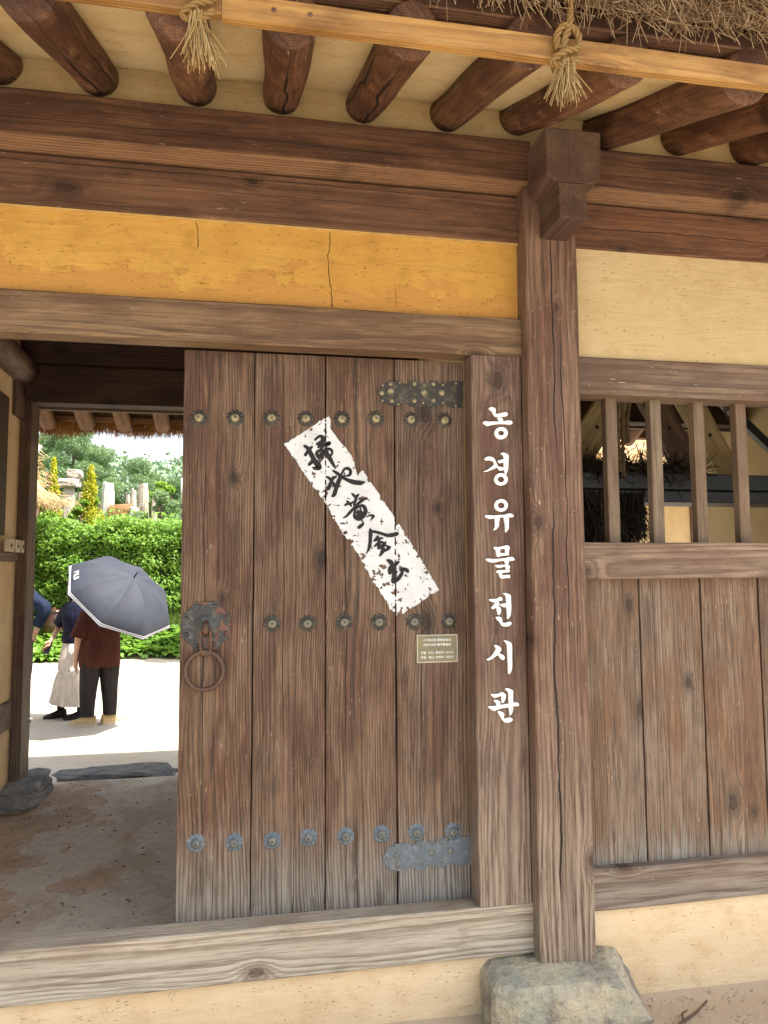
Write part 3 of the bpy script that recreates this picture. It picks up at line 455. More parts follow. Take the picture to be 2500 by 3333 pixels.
t = NT('dusty iron'); p = t.pos(); X, Y, Z = t.sep(p)
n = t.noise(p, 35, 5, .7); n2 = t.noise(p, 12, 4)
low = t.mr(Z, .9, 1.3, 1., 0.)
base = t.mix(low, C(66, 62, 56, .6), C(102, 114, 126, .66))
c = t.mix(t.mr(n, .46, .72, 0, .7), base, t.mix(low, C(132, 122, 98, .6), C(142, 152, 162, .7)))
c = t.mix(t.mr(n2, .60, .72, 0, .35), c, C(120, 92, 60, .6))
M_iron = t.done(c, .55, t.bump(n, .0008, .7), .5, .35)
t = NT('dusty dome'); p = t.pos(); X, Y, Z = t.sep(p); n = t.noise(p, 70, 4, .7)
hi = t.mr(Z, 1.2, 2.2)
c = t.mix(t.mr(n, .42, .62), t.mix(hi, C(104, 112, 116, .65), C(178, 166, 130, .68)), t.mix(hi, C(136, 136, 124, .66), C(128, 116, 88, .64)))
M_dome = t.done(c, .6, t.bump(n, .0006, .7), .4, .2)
t = NT('rusty iron'); p = t.pos(); n = t.noise(p, 45, 4, .7)
c = t.mix(t.mr(n, .35, .7), C(84, 68, 60, .7), C(112, 80, 60, .7)); M_rust = t.done(c, .5, t.bump(n, .0005, .6), .5, .4)
t = NT('black lacquered plate'); p = t.pos(); n = t.noise(p, 28, 5, .7); n2 = t.noise(p, 90, 3, .7); n3 = t.noise(t.V('ADD', p, (3, 1, 2)), 14, 4, .7)
c = t.mix(t.mr(n, .5, .7, 0, .7), C(62, 62, 62, .7), C(116, 118, 114, .7)); c = t.mix(t.mr(n3, .55, .62, 0, .8), c, C(128, 80, 60, .7)); c = t.mix(t.mr(n2, .66, .72, 0, .7), c, C(190, 186, 172, .7))
M_plate = t.done(c, .5, t.bump(n, .0006, .6), .5, .3)
M_letter = plain('white painted letters', C(250, 250, 248, .84), .45, 0, .4, .02)
M_ink = plain('black ink', (.018, .017, .018, 1), .7, 0, .2, .2, 60)
t = NT('old white paper'); p = t.pos(); n = t.noise(p, 9, 5, .65); n2 = t.noise(p, 120, 3, .6)
c = t.mix(t.mr(n, .35, .7), C(226, 229, 232, .76), C(208, 210, 213, .76)); c = t.mix(t.mr(n2, .62, .74, 0, .35), c, C(160, 150, 140, .7))
M_paper = t.done(c, .85, t.bump(n2, .0004, .5), .2)
t = NT('bronze plaque'); p = t.pos(); n = t.noise(p, 22, 4, .65, .6)
c = t.mix(t.mr(n, .35, .65), C(128, 126, 102, .62), C(148, 140, 106, .62)); M_plq = t.done(c, .35, None, .5, .35)
M_plqrim = plain('plaque rim', C(196, 188, 170, .66), .4, .2)

def stone(name, a, b, c3, sc=6.):
    t = NT(name); p = t.pos(); n = t.noise(p, sc, 6, .68, .4); n2 = t.noise(p, sc*5, 4, .7); n3 = t.noise(t.V('ADD', p, (5, 2, 1)), sc*.7, 3)
    c = t.mix(t.mr(n, .35, .65), a, b); c = t.mix(t.mr(n3, .52, .62, 0, .8), c, c3); c = t.mix(t.mr(n2, .50, .72, 0, .55), c, (a[0]*.45, a[1]*.45, a[2]*.45, 1)); n4 = t.noise(p, sc*14, 3, .7); c = t.mix(t.mr(n4, .55, .7, 0, .5), c, (min(1, b[0]*1.3), min(1, b[1]*1.3), min(1, b[2]*1.25), 1))
    h = t.M('ADD', n, t.M('MULTIPLY', n2, .8)); return t.done(c, .85, t.bump(h, .02, 1.), .25)
M_stone = stone('green grey stone', C(168, 172, 158, .68), C(204, 194, 168, .68), C(138, 132, 124, .68), 7)
M_slate = stone('dark blue stone', C(134, 138, 142, .74), C(164, 160, 152, .74), C(112, 112, 114, .74), 8)
M_pillar = stone('pale pillar stone', C(196, 184, 168, .7), C(218, 208, 192, .7), C(168, 150, 128, .7), 4)
M_brownstone = stone('brown stone', C(176, 132, 88, .6), C(150, 112, 76, .6), C(196, 160, 116, .6), 5)

# ground: compacted sandy earth, darker and rougher inside the gate passage
t = NT('sandy earth'); p = t.pos(); X, Y, Z = t.sep(p)
n = t.noise(p, 1.1, 5, .6); n2 = t.noise(p, 26, 5, .7); n3 = t.noise(p, 150, 3, .6)
c = t.mix(t.mr(n, .35, .65), C(208, 196, 176, .74), C(222, 212, 196, .74))
c = t.mix(t.mr(n2, .55, .8, 0, .35), c, C(160, 138, 110, .6))
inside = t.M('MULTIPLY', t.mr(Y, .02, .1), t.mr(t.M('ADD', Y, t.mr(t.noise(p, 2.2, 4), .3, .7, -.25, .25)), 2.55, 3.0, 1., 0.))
wx = t.M('ADD', X, t.mr(t.noise(t.comb(X, t.M('MULTIPLY', Y, .8), 3.), 2.3, 4, .6), .3, .7, -.5, .5))
cement = t.M('MULTIPLY', t.mr(wx, -1.16, -1.04), t.mr(t.M('ADD', Y, t.M('MULTIPLY', wx, .6)), 2.2, 2.25, 1, .35))
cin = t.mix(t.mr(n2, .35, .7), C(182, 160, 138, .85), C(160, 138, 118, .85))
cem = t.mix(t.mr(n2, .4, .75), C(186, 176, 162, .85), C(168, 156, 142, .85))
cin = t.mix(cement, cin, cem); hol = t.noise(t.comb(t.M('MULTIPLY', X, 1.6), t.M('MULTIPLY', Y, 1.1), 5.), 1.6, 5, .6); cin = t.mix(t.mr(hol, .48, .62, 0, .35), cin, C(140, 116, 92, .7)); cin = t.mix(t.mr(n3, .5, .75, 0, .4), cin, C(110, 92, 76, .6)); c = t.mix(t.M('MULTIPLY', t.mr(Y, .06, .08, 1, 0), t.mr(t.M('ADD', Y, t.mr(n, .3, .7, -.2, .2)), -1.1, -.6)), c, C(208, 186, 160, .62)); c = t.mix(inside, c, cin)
h = t.M('ADD', t.M('MULTIPLY', n2, 1.), t.M('MULTIPLY', n3, .5)); h = t.M('ADD', h, t.M('MULTIPLY', t.M('MULTIPLY', cement, inside), .8))
peb = t.mr(t.voro(p, 60)[0], .1, .3, 1, 0); peb = t.M('MULTIPLY', peb, t.mr(t.noise(p, 9, 3), .52, .6)); c = t.mix(t.M('MULTIPLY', peb, .5), c, C(140, 126, 110, .6))
h = t.M('ADD', h, t.M('MULTIPLY', peb, 1.2))
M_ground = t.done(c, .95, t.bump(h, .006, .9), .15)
t = NT('grassy hill'); p = t.pos(); n = t.noise(p, .6, 6, .7)
M_hill = t.done(t.mix(t.mr(n, .35, .65), (.06, .12, .03, 1), (.11, .18, .05, 1)), .95, None, .1)

def leafmat(name, a, b, tr=.35, sc=14, rough=.5):
    t = NT(name); p = t.pos(); oi = t.attr('lv').outputs['Fac']; n = t.noise(p, sc*.15, 2)
    c = t.mix(t.M('ADD', t.M('MULTIPLY', oi, .75), t.mr(n, .3, .7, -.12, .3), None, True), a, b)
    t.done(c, rough, None, .35)
    tr_ = t.N.new('ShaderNodeBsdfTranslucent'); t.put(tr_.inputs[0], t.mix(.5, c, (b[0]*1.6, b[1]*1.5, b[2]*.6, 1)))
    mx = t.N.new('ShaderNodeMixShader'); mx.inputs[0].default_value = tr
    t.L.new(t.b.outputs[0], mx.inputs[1]); t.L.new(tr_.outputs[0], mx.inputs[2])
    out = [q for q in t.N if q.type == 'OUTPUT_MATERIAL'][0]; t.L.new(mx.outputs[0], out.inputs[0]); return t.m
M_hedge = leafmat('hedge leaves', (.085, .20, .025, 1), (.30, .48, .09, 1), .4)
M_hosta = leafmat('border leaves', (.09, .21, .035, 1), (.28, .47, .11, 1), .4)
M_pine = leafmat('pine needles', (.13, .22, .11, 1), (.28, .40, .20, 1), .25)
M_pine2 = leafmat('distant foliage', (.17, .26, .17, 1), (.28, .38, .24, 1), .2)
M_gold = leafmat('golden conifer foliage', (.30, .34, .03, 1), (.62, .58, .05, 1), .3)
M_vine = leafmat('vine leaves', (.14, .27, .04, 1), (.34, .50, .10, 1), .4)
M_grass = leafmat('grass blades', (.10, .18, .03, 1), (.22, .32, .07, 1), .4)
def straw(name, a, b, d, rough=.6, tr=.0):
    t = NT(name); lv = t.attr('lv').outputs['Fac']; p = t.pos(); n = t.noise(p, 5, 3)
    c = t.ramp(lv, [(0., d), (.35, a), (1., b)]); c = t.mix(t.mr(n, .45, .75, 0, .5), c, d)
    return t.done(c, rough, None, .3)
M_straw = straw('grey straw', C(190, 156, 116, .7), C(222, 194, 152, .7), C(124, 94, 66, .7))
M_gstraw = straw('golden straw', C(196, 132, 58, .66), C(220, 164, 86, .66), C(126, 76, 30, .66))
M_pstraw = straw('pale sunlit straw', C(226, 196, 140, .75), C(240, 220, 178, .75), C(176, 136, 84, .7))
M_rope = straw('rope straw', C(206, 172, 110, .66), C(232, 206, 150, .66), C(150, 116, 64, .66))
M_dstraw = straw('dark straw', C(58, 48, 40, .66), C(96, 82, 66, .66), C(28, 22, 18, .66))
M_thatchcore = plain('thatch core', C(118, 88, 58, .6), .95, var=.4, sc=30)
M_bark = plain('pine bark', (.10, .065, .045, 1), .9, var=.35, sc=15)

# ------------------------------------------------------------------ strands
def strands(name, roots, dirs, lens, width, mat, parent=None, bend=.25, segs=2, tag_kind='stuff', droop=0.):
    """many thin three-sided straws, one joined mesh"""
    n = len(roots); roots = np.asarray(roots, float); dirs = np.asarray(dirs, float)
    dirs /= np.linalg.norm(dirs, axis=1)[:, None]; lens = np.asarray(lens, float)
    rv = nrg.normal(size=(n, 3)); s = np.cross(dirs, rv); s /= np.linalg.norm(s, axis=1)[:, None]; t_ = np.cross(dirs, s)
    bd = nrg.normal(size=(n, 1))*bend
    rows = []
    for i in range(segs+1):
        u = i/segs; c = roots+dirs*(lens*u)[:, None]+s*bd*(lens*u*u)[:, None]; c[:, 2] -= droop*lens*u*u
        w = width*(1-.35*u)*(.7+.6*nrg.random(n))[:, None] if i == 0 else w
        for k in range(3):
            a = k*2*math.pi/3; rows.append(c+(s*math.cos(a)+t_*math.sin(a))*w*(1-.35*u))
    V = np.stack(rows, 1)                                   # n, (segs+1)*3, 3
    m_ = (segs+1)*3; F = []
    base = []
    for i in range(segs):
        for k in range(3):
            j = (k+1) % 3; base.append((i*3+k, i*3+j, (i+1)*3+j, (i+1)*3+k))
    F = (np.array(base)[None]+np.arange(n)[:, None, None]*m_).reshape(-1, 4)
    return fastmesh(name, V.reshape(-1, 3), F, mat, parent, np.repeat(nrg.random(n), m_), tag_kind)
def fastmesh(name, V, F, mat, parent=None, lv=None, kind=None):
    me = bpy.data.meshes.new(name); nF, k = F.shape
    me.vertices.add(len(V)); me.vertices.foreach_set('co', np.asarray(V, np.float32).ravel())
    me.loops.add(nF*k); me.loops.foreach_set('vertex_index', F.astype(np.int32).ravel())
    me.polygons.add(nF); me.polygons.foreach_set('loop_start', np.arange(0, nF*k, k, dtype=np.int32))
    me.polygons.foreach_set('loop_total', np.full(nF, k, np.int32))
    if lv is not None:
        at = me.attributes.new('lv', 'FLOAT', 'POINT'); at.data.foreach_set('value', np.asarray(lv, np.float32))
    me.update(calc_edges=True); me.materials.append(mat)
    o = bpy.data.objects.new(name, me); COL.objects.link(o)
    if parent: adopt(o, parent)
    if kind: o['kind'] = kind
    return o
def leaves(name, P, size, mat, parent=None, nrm=None, fold=.25, aspect=.55, kind=None, up=.5, spread=1.):
    """leaf-shaped folded quads at points P"""
    P = np.asarray(P, float); n = len(P); size = size*(.6+.8*nrg.random(n))[:, None]
    N = nrg.normal(size=(n, 3))*spread; N[:, 2] += up
    if nrm is not None: N += nrm
    N /= np.linalg.norm(N, axis=1)[:, None]
    d = nrg.normal(size=(n, 3)); d -= N*(d*N).sum(1)[:, None]; d /= np.linalg.norm(d, axis=1)[:, None]
    s = np.cross(N, d); w = size*aspect
    a = P-d*size*.5; b = P+d*size*.5-N*size*.12; l = P+s*w*.5+N*w*fold; r = P-s*w*.5+N*w*fold
    V = np.stack([a, r, b, l], 1).reshape(-1, 3)
    F = (np.array([[0, 1, 2], [0, 2, 3]])[None]+np.arange(n)[:, None, None]*4).reshape(-1, 3)
    return fastmesh(name, V, F, mat, parent, np.repeat(nrg.random(n), 4), kind)

# ------------------------------------------------------------------ ground
def gz(x, y):
    if y < .06: base = 0.0+.012*nz(x*1.3, y*1.3)+max(0, -y-.3)*.01-.0
    else: base = .145+.14*min(1, max(0, (3.35-y)/.55))
    if .06 < y < 2.7 and x < 1.2:
        base += .012*nz(x*2.3+3, y*2.3)+.006*nz(x*7, y*7)+.02*max(0, 1-abs(y-.1)/.8)
    e = y-(12.2+.15*nz(x*.8, 4))
    if e > 0: base += min(e*.40, .62)+max(0, e-1.5)*.13
    if y > 26: base += (y-26)*.04
    return base
xs = list(np.linspace(-120, -8, 12))+list(np.linspace(-7, 4, 90))+list(np.linspace(4.6, 120, 14))
ys = list(np.linspace(-60, -2, 10))+list(np.linspace(-1.6, -.1, 12))+[.055, .065]+list(np.linspace(.15, 4, 50))+list(np.linspace(4.3, 16, 50))+list(np.linspace(17, 90, 18))
V = [(x, y, gz(x, y)) for y in ys for x in xs]; nx = len(xs)
F = [(j*nx+i, j*nx+i+1, (j+1)*nx+i+1, (j+1)*nx+i) for j in range(len(ys)-1) for i in range(nx-1)]
yc = [ys[j] for j in range(len(ys)-1) for i in range(nx-1)]
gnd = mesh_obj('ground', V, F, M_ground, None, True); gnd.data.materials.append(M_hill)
for p_, y in zip(gnd.data.polygons, yc):
    if y > 12.4: p_.material_index = 1
tag(gnd, kind='structure')

# ------------------------------------------------------------------ gatehouse
GH = thing('gatehouse', (0, .5, 0), 'thatched timber gatehouse with ochre plaster, round rafters and wide plank gate', 'building')
def tb(name, *a, **k): return timber(name, *a, parent=GH, **k)
BX = (-3.4, 5.6)
# front frame
tb('sill', -1.5, 1.17, 0, .106, .222, .418, 'x', M_sill, D0=.12, ch=.005, wob=.003)
tb('lintel', -1.5, 1.17, 0, .104, 2.711, 2.881, 'x', M_lint, D0=.14, ch=.005, wob=.003)
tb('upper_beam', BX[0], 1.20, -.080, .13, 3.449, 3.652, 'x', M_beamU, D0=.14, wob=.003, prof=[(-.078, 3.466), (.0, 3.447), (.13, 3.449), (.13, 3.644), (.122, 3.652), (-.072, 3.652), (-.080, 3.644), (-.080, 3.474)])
tb('lower_beam', BX[0], 1.17, .006, .13, 3.229, 3.438, 'x', M_beam, D0=.12, ch=.004, wob=.002)
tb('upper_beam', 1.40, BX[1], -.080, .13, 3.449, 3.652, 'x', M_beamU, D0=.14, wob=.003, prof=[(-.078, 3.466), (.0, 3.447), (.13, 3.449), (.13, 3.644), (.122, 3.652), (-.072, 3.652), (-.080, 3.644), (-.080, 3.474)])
tb('lower_beam', 1.409, BX[1], .006, .13, 3.229, 3.438, 'x', M_beam, D0=.12, ch=.004, wob=.002)
tb('post', 1.170, 1.409, -.072, .17, .196, 3.44, 'z', M_post, D0=.10, ch=.006, wob=.003, seed=4.2)
tb('post', -1.76, -1.5, -.072, .17, .12, 3.44, 'z', M_post, D0=.10, ch=.006, wob=.003)
tb('post', 4.2, 4.44, -.072, .17, .12, 3.44, 'z', M_post, D0=.10, ch=.006, wob=.003)
# capital on the post: beam head with rounded lower corners over a small block
mb = MB(); r = .05
prof = [(1.188, 3.596), (1.188, 3.415), (1.195, 3.392), (1.213, 3.376), (1.245, 3.369), (1.368, 3.369), (1.398, 3.374), (1.418, 3.392), (1.428, 3.415), (1.431, 3.596)]
def prism_y(name, prof, y0, y1, mat, parent, g0=.0):
    n = len(prof); V = []; G = []; cx = sum(p[0] for p in prof)/n; cz = sum(p[1] for p in prof)/n
    for y in (y0, y0+.004, y1):
        for x, z in prof:
            k = .97 if y == y0 else 1
            V.append((cx+(x-cx)*k, y, cz+(z-cz)*k)); G.append((y*1.+g0, x-cx+.02, z-cz-.03))
    F = [tuple(range(n))]+[(j*n+i, j*n+(i+1) % n, (j+1)*n+(i+1) % n, (j+1)*n+i) for j in range(2) for i in range(n)]+[tuple(range(3*n-1, 2*n-1, -1))]
    F = [tuple(reversed(f)) for f in F]
    return mesh_obj(name, V, F, mat, parent, False, {'gr': G, 'lc': [(g[0]-g0+.3, g[1], g[2]) for g in G]})
prism_y('beam_head', prof, -.276, .05, M_bracket, GH, 3.)
prism_y('beam_head_block', [(1.24, 3.366), (1.24, 3.215), (1.362, 3.215), (1.362, 3.366)], -.276, -.05, M_bracket, GH, 7.)
prism_y('beam_head', [(-1.74, 3.596), (-1.74, 3.38), (-1.52, 3.38), (-1.52, 3.596)], -.276, .05, M_bracket, GH, 9.)
# plaster fields
def slab(name, x0, x1, y0, y1, z0, z1, mat, parent=GH, n=(24, 6), amp=.0015, rag=(0, 0)):
    """plaster field with a slightly uneven front face (towards -y)"""
    V = []; F = []; nx, nzz = n
    for j in range(nzz+1):
        for i in range(nx+1):
            x = x0+(x1-x0)*i/nx; z = z0+(z1-z0)*j/nzz
            V.append((x, y0+amp*nz(x*3, z*5)+amp*.6*nz(x*9, z*11), z))
    m0 = len(V)
    for j in range(nzz):
        for i in range(nx): F.append((j*(nx+1)+i, j*(nx+1)+i+1, (j+1)*(nx+1)+i+1, (j+1)*(nx+1)+i))
    V += [(x0, y1, z0), (x1, y1, z0), (x1, y1, z1), (x0, y1, z1)]
    F += [(m0+3, m0+2, m0+1, m0)]
    bl, br, tr_, tl = 0, nx, nzz*(nx+1)+nx, nzz*(nx+1)
    F += [(m0, m0+1, br, bl), (m0+1, m0+2, tr_, br), (m0+2, m0+3, tl, tr_), (m0+3, m0, bl, tl)]
    return mesh_obj(name, V, F, mat, parent, False)
slab('plaster_panel', -1.5, 1.17, .030, .1, 2.878, 3.232, M_yellow, n=(60, 10))
mb = MB(); mb.box(-1.5, 1.17, .012, .1, 3.2215, 3.2275); mb.build('plaster_bead', M_bead, GH)
slab('plaster_panel', 1.409, 5.5, .018, .1, 2.725, 3.232, M_cream, n=(60, 10))
slab('footing', -1.76, 1.17, .022, .14, -.05, .224, M_foot, n=(80, 8), amp=.006)
slab('footing', 1.409, 5.5, .018, .14, -.05, .362, M_foot, n=(80, 8), amp=.004)
# right bay: rails, lattice bars, boards
tb('rail', 1.409, 5.5, 0, .14, 2.560, 2.727, 'x', M_rrail, D0=.13, ch=.005, wob=.003)
tb('rail', 1.409, 5.5, 0, .14, 1.742, 1.902, 'x', M_rrail, D0=.13, ch=.004, wob=.003)
tb('rail', 1.409, 5.5, 0, .12, .360, .525, 'x', M_rrail, D0=.13, ch=.005, wob=.004)
for i in range(16):
    x = 1.596+.2195*i
    tb('lattice_bar', x, x+.055, .072, .116, 1.90, 2.562, 'z', M_slat, D0=.06, ch=.002)
bx = [1.409, 1.717, 2.018, 2.312, 2.62, 2.91, 3.21, 3.52, 3.81, 4.12]
for a, b in zip(bx, bx[1:]):
    tb('wall_board', a+.004, b-.004, .048, .075, .521, 1.745, 'z', M_rboard, D0=.05+.04*rng.random(), ch=.002)
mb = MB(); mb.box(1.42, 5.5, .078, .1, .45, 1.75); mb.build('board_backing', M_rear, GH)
# rafters of the front eave and the plaster between them
RX = [-2.75, -2.4, -2.05, -1.70, -1.34, -.973, -.608, -.221, .122, .473, .842, 1.169, 1.584, 1.954, 2.322, 2.68, 3.04, 3.4, 3.77, 4.12, 4.5, 4.86, 5.2]
for i, x in enumerate(RX):
    dx = rng.uniform(-.012, .012); r = .078+rng.uniform(-.006, .006)
    log('rafter', (x-dx, .35, 3.785+.155), (x+dx, -.975+rng.uniform(-.015, .02), 3.375+rng.uniform(-.008, .008)), r*.98, r*1.03, M_raft, GH, seg=28, rings=20, wob=.017)
slope = (3.785-3.372)/.97
V = []; F = []; cy = [0.018, -.02, -.3, -.6, -.9, -.965]
xx = np.linspace(-3.4, 5.6, 180)
for j, y in enumerate(cy):
    for x in xx:
        z = 3.832+slope*y+.006*nz(x*3, y*4)+(.012*nz(x*1.3, y) if j else 0)
        V.append((x, y, z))
for x in xx: V.append((x, .008+.004*nz(x*4, 2), 3.64))
nx = len(xx)
for j in range(5):
    for i in range(nx-1): F.append((j*nx+i, j*nx+i+1, (j+1)*nx+i+1, (j+1)*nx+i))
o6 = 6*nx
for i in range(nx-1): F.append((o6+i, o6+i+1, i+1, i))
mesh_obj('eave_plaster', V, F, M_ceil, GH, False)
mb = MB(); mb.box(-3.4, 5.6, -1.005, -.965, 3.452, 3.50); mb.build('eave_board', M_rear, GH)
tb('eave_board', BX[0], BX[1], -1.0, -.93, 3.447, 3.49, 'x', M_beam, D0=.1, ch=.004)
tb('eave_batten', -3.2, -.082, -1.062, -1.032, 3.292, 3.362, 'x', M_batten, D0=.09, ch=.002, wob=.003)
tb('eave_batten', -.079, 5.2, -1.058, -1.028, 3.286, 3.358, 'x', M_batten, D0=.09, ch=.002, wob=.003)
# nails in the batten
for x in (.06, .16): MB().dome((x, -1.058, 3.325), .008, .003, 8).build('nail_head', M_rust, GH, True)
# roof slabs and thatch
def roofslab(name, pts, th, mat):
    V = []; F = []
    for x in (-3.6, 5.8):
        for y, z in pts: V.append((x, y, z))
    n = len(pts); F = [tuple(range(n)), tuple(range(2*n-1, n-1, -1))]+[(i, (i+1) % n, n+(i+1) % n, n+i) for i in range(n)]
    return mesh_obj(name, V, F, mat, GH)
roofslab('thatch_core', [(-1.06, 3.50), (.0, 3.88), (1.15, 4.34), (2.3, 3.50), (3.30, 3.06), (3.42, 3.02), (3.36, 3.40), (1.15, 4.75), (-1.34, 3.95), (-1.36, 3.84)], .3, M_thatchcore)
# rear frame
RY = 2.3
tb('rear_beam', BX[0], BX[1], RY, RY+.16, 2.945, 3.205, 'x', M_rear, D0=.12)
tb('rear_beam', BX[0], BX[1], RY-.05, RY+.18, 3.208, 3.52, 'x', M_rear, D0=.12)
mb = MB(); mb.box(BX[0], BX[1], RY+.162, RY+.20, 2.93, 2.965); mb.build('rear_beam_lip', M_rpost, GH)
tb('rear_post', -1.66, -1.446, RY, RY+.2, .42, 3.3, 'z', M_rpost, D0=.09, wob=.003)
tb('rear_post', 1.17, 1.38, RY, RY+.2, .42, 3.3, 'z', M_rpost, D0=.09, wob=.003)
tb('rear_post', 4.2, 4.41, RY, RY+.2, .3, 3.3, 'z', M_rpost, D0=.09, wob=.003)
for i in range(28):
    x = -3.1+.298*i+rng.uniform(-.01, .01)
    log('rear_rafter', (x, RY+.10, 3.40), (x+.02, 3.30, 2.985), .06, .064, M_rrafter, GH, seg=16, rings=8)
tb('rear_batten', BX[0], BX[1], 3.27, 3.30, 3.01, 3.055, 'x', M_rrafter, D0=.09)
# passage walls
def wallx(name, x0, x1, y0, y1, z0, z1, mat):
    mb = MB(); mb.box(x0, x1, y0, y1, z0, z1); return mb.build(name, mat, GH)
wallx('side_wall', -1.68, -1.515, .1, RY+.05, 0, 3.35, M_inner)
wallx('side_wall', 1.24, 1.36, .17, RY, 0, 3.5, M_inner)
wallx('side_wall', -3.4, -1.70, .02, .1, 0, 3.25, M_cream)
wallx('side_wall', 4.46, 5.5, RY, RY+.1, 0, 3.4, M_inner)
log('tie_beam', (-1.5, .02, 3.15), (-1.5, RY+.02, 3.15), .105, .10, M_rpost, GH)
tb('wall_brace', -1.52, -1.485, 2.12, RY-.003, 2.82, 3.05, 'z', M_rpost, ch=.003)
tb('wall_rail', -1.52, -1.500, .1, RY-.003, .78, .965, 'y', M_rpost, ch=.003)
tb('wall_rail', -1.52, -1.490, .1, RY-.003, 1.86, 1.918, 'y', M_rpost, ch=.003)
mb = MB(); mb.box(-1.52, -1.495, .5, 1.99, 2.02, 2.9); mb.build('wall_shutter', M_rear, GH)
mb = MB()
M_cplate = plain('cream painted wood', C(226, 206, 172, .7), .7)
for y, y2 in ((1.975, 2.07), (2.115, 2.205), (2.235, 2.297)):
    q = MB(); q.box(-1.49, -1.462, y, y2, 1.92, 2.00); pl_ = q.build('cream_block', M_cplate, GH)
    ym = (y+y2)/2; q = MB(); q.box(-1.4625, -1.4605, ym-.022, ym+.022, 1.955, 1.964); q.box(-1.4625, -1.4605, ym-.004, ym+.004, 1.94, 1.98); q.build('dark_mark', M_ink, pl_)
# storeroom side: inner ceiling and back opening wall
wallx('inner_wall', 4.0, 4.12, .17, RY+.6, 0, 3.5, M_cream)
for x in (1.42, 4.5):
    pass
# thatch straw at the front eave
n = 22000
rx = nrg.uniform(-.5, 3.6, n); u = nrg.random(n)**1.5
roots = np.stack([rx, -1.05-.38*u, 3.50+.50*u+nrg.uniform(-.03, .04, n)-.03*np.sin(rx*7+2*np.sin(rx*3))], 1)
dirs = np.stack([nrg.normal(0, .4, n), -.55+nrg.normal(0, .3, n), -.75+nrg.normal(0, .3, n)], 1)
ln = nrg.uniform(.03, .11, n)
strands('thatch_straw', roots, dirs, ln, .0016, M_straw, GH)
n = 700
rx = nrg.uniform(.3, 3.2, n)
clump = .5+.5*np.sin(rx*11+np.sin(rx*5)*2)
roots = np.stack([rx, nrg.uniform(-1.14, -1.08, n), nrg.uniform(3.45, 3.50, n)], 1)
dirs = np.stack([nrg.normal(0, .3, n), nrg.normal(-.1, .2, n), -np.ones(n)], 1)
strands('loose_straw', roots, dirs, .03+.09*clump*nrg.random(n), .0012, M_straw, GH, bend=.4)
# rear thatch fringe
n = 9000
rx = nrg.uniform(-3.3, .3, n); u = nrg.random(n)
roots = np.stack([rx, 3.28+.17*u, 3.03+nrg.uniform(-.03, .05, n)+.012*np.sin(rx*9)], 1)
dirs = np.stack([nrg.normal(0, .22, n), .35+nrg.normal(0, .25, n), -1+nrg.normal(0, .1, n)], 1)
strands('rear_thatch_straw', roots, dirs, nrg.uniform(.06, .12, n), .0024, M_gstraw, GH)

# ------------------------------------------------------------------ gate door
GD = thing('gate_door', (.34, .125, .42), 'wide four plank wooden gate leaf with flower studs, iron pull ring and calligraphy strip', 'door')
dx = [-.265, .026, .325, .625, .941]
for a, b in zip(dx, dx[1:]):
    timber('plank', a+.0028, b-.0028, .108, .152, .408, 2.704, 'z', M_door, GD, ch=.003, wob=.0022, D0=.05+.045*rng.random())
mb = MB(); mb.box(-.24, .93, .156, .2, .7, .78); mb.box(-.24, .93, .156, .2, 2.38, 2.47); mb.box(-.24, .93, .1535, .156, .42, 2.69); mb.build('back_batten', M_rear, GD)
def rosette(x, z, k):
    mb = MB(); a0 = rng.random(); R = .0275
    for q in range(10):
        a = a0+q*math.pi/5; mb.dome((x+R*math.cos(a), .1085, z+R*math.sin(a)), .0102, .0042, 9, rings=2)
    V = []; F = []
    for ri, y in ((.031, .1075), (.024, .1045), (.0205, .1035), (.0198, .1000)):
        for q in range(20): V.append((x+ri*math.cos(q*math.pi/10), y, z+ri*math.sin(q*math.pi/10)))
    F = [(j*20+q, j*20+(q+1) % 20, (j+1)*20+(q+1) % 20, (j+1)*20+q) for j in range(3) for q in range(20)]+[tuple(60+q for q in range(20))]
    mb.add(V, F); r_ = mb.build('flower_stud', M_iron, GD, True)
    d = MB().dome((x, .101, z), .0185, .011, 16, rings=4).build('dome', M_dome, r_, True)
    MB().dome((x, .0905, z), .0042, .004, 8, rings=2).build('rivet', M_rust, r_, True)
for row in ROSETTES:
    for k, (x, z) in enumerate(row): rosette(x, z, k)
def hinge(dxh, dzh, mat):
    mb = MB(); extrude_xz(mb, [[(x+dxh, z+dzh) for x, z in HINGE]], .109, .1045, .0008)
    h_ = mb.build('hinge_strap', mat, GD)
    for x, z, r in BUMPS:
        MB().dome((x+dxh, .1048, z+dzh), r*1.0, r*.45, 10, rings=3).build('rivet_head', M_dome, h_, True)
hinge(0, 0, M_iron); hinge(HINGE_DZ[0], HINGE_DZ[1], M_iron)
# pull: octagon plate, staple, link, ring
px, pz = PULL[0]
oct_ = [(px+.1045*math.cos(a), pz+.1045*math.sin(a)) for a in [math.radians(22.5+45*k) for k in range(8)]]
mb = MB(); extrude_xz(mb, [oct_], .108, .1035, .0015)
V = []; F = []
for ri, y in ((.05, .1036), (.038, .099), (.024, .094), (.010, .092)):
    for q in range(20): V.append((px+ri*math.cos(q*math.pi/10), y, pz+ri*math.sin(q*math.pi/10)))
F = [(j*20+q, j*20+(q+1) % 20, (j+1)*20+(q+1) % 20, (j+1)*20+q) for j in range(3) for q in range(20)]+[tuple(60+q for q in range(20))]
mb.add(V, F); pl_ = mb.build('pull_plate', M_plate, GD)
for k in range(8):
    a = math.radians(22.5+45*k); MB().dome((px+.085*math.cos(a), .1038, pz+.085*math.sin(a)), .0095, .007, 12, rings=3).build('rivet_head', M_plate, pl_, True)
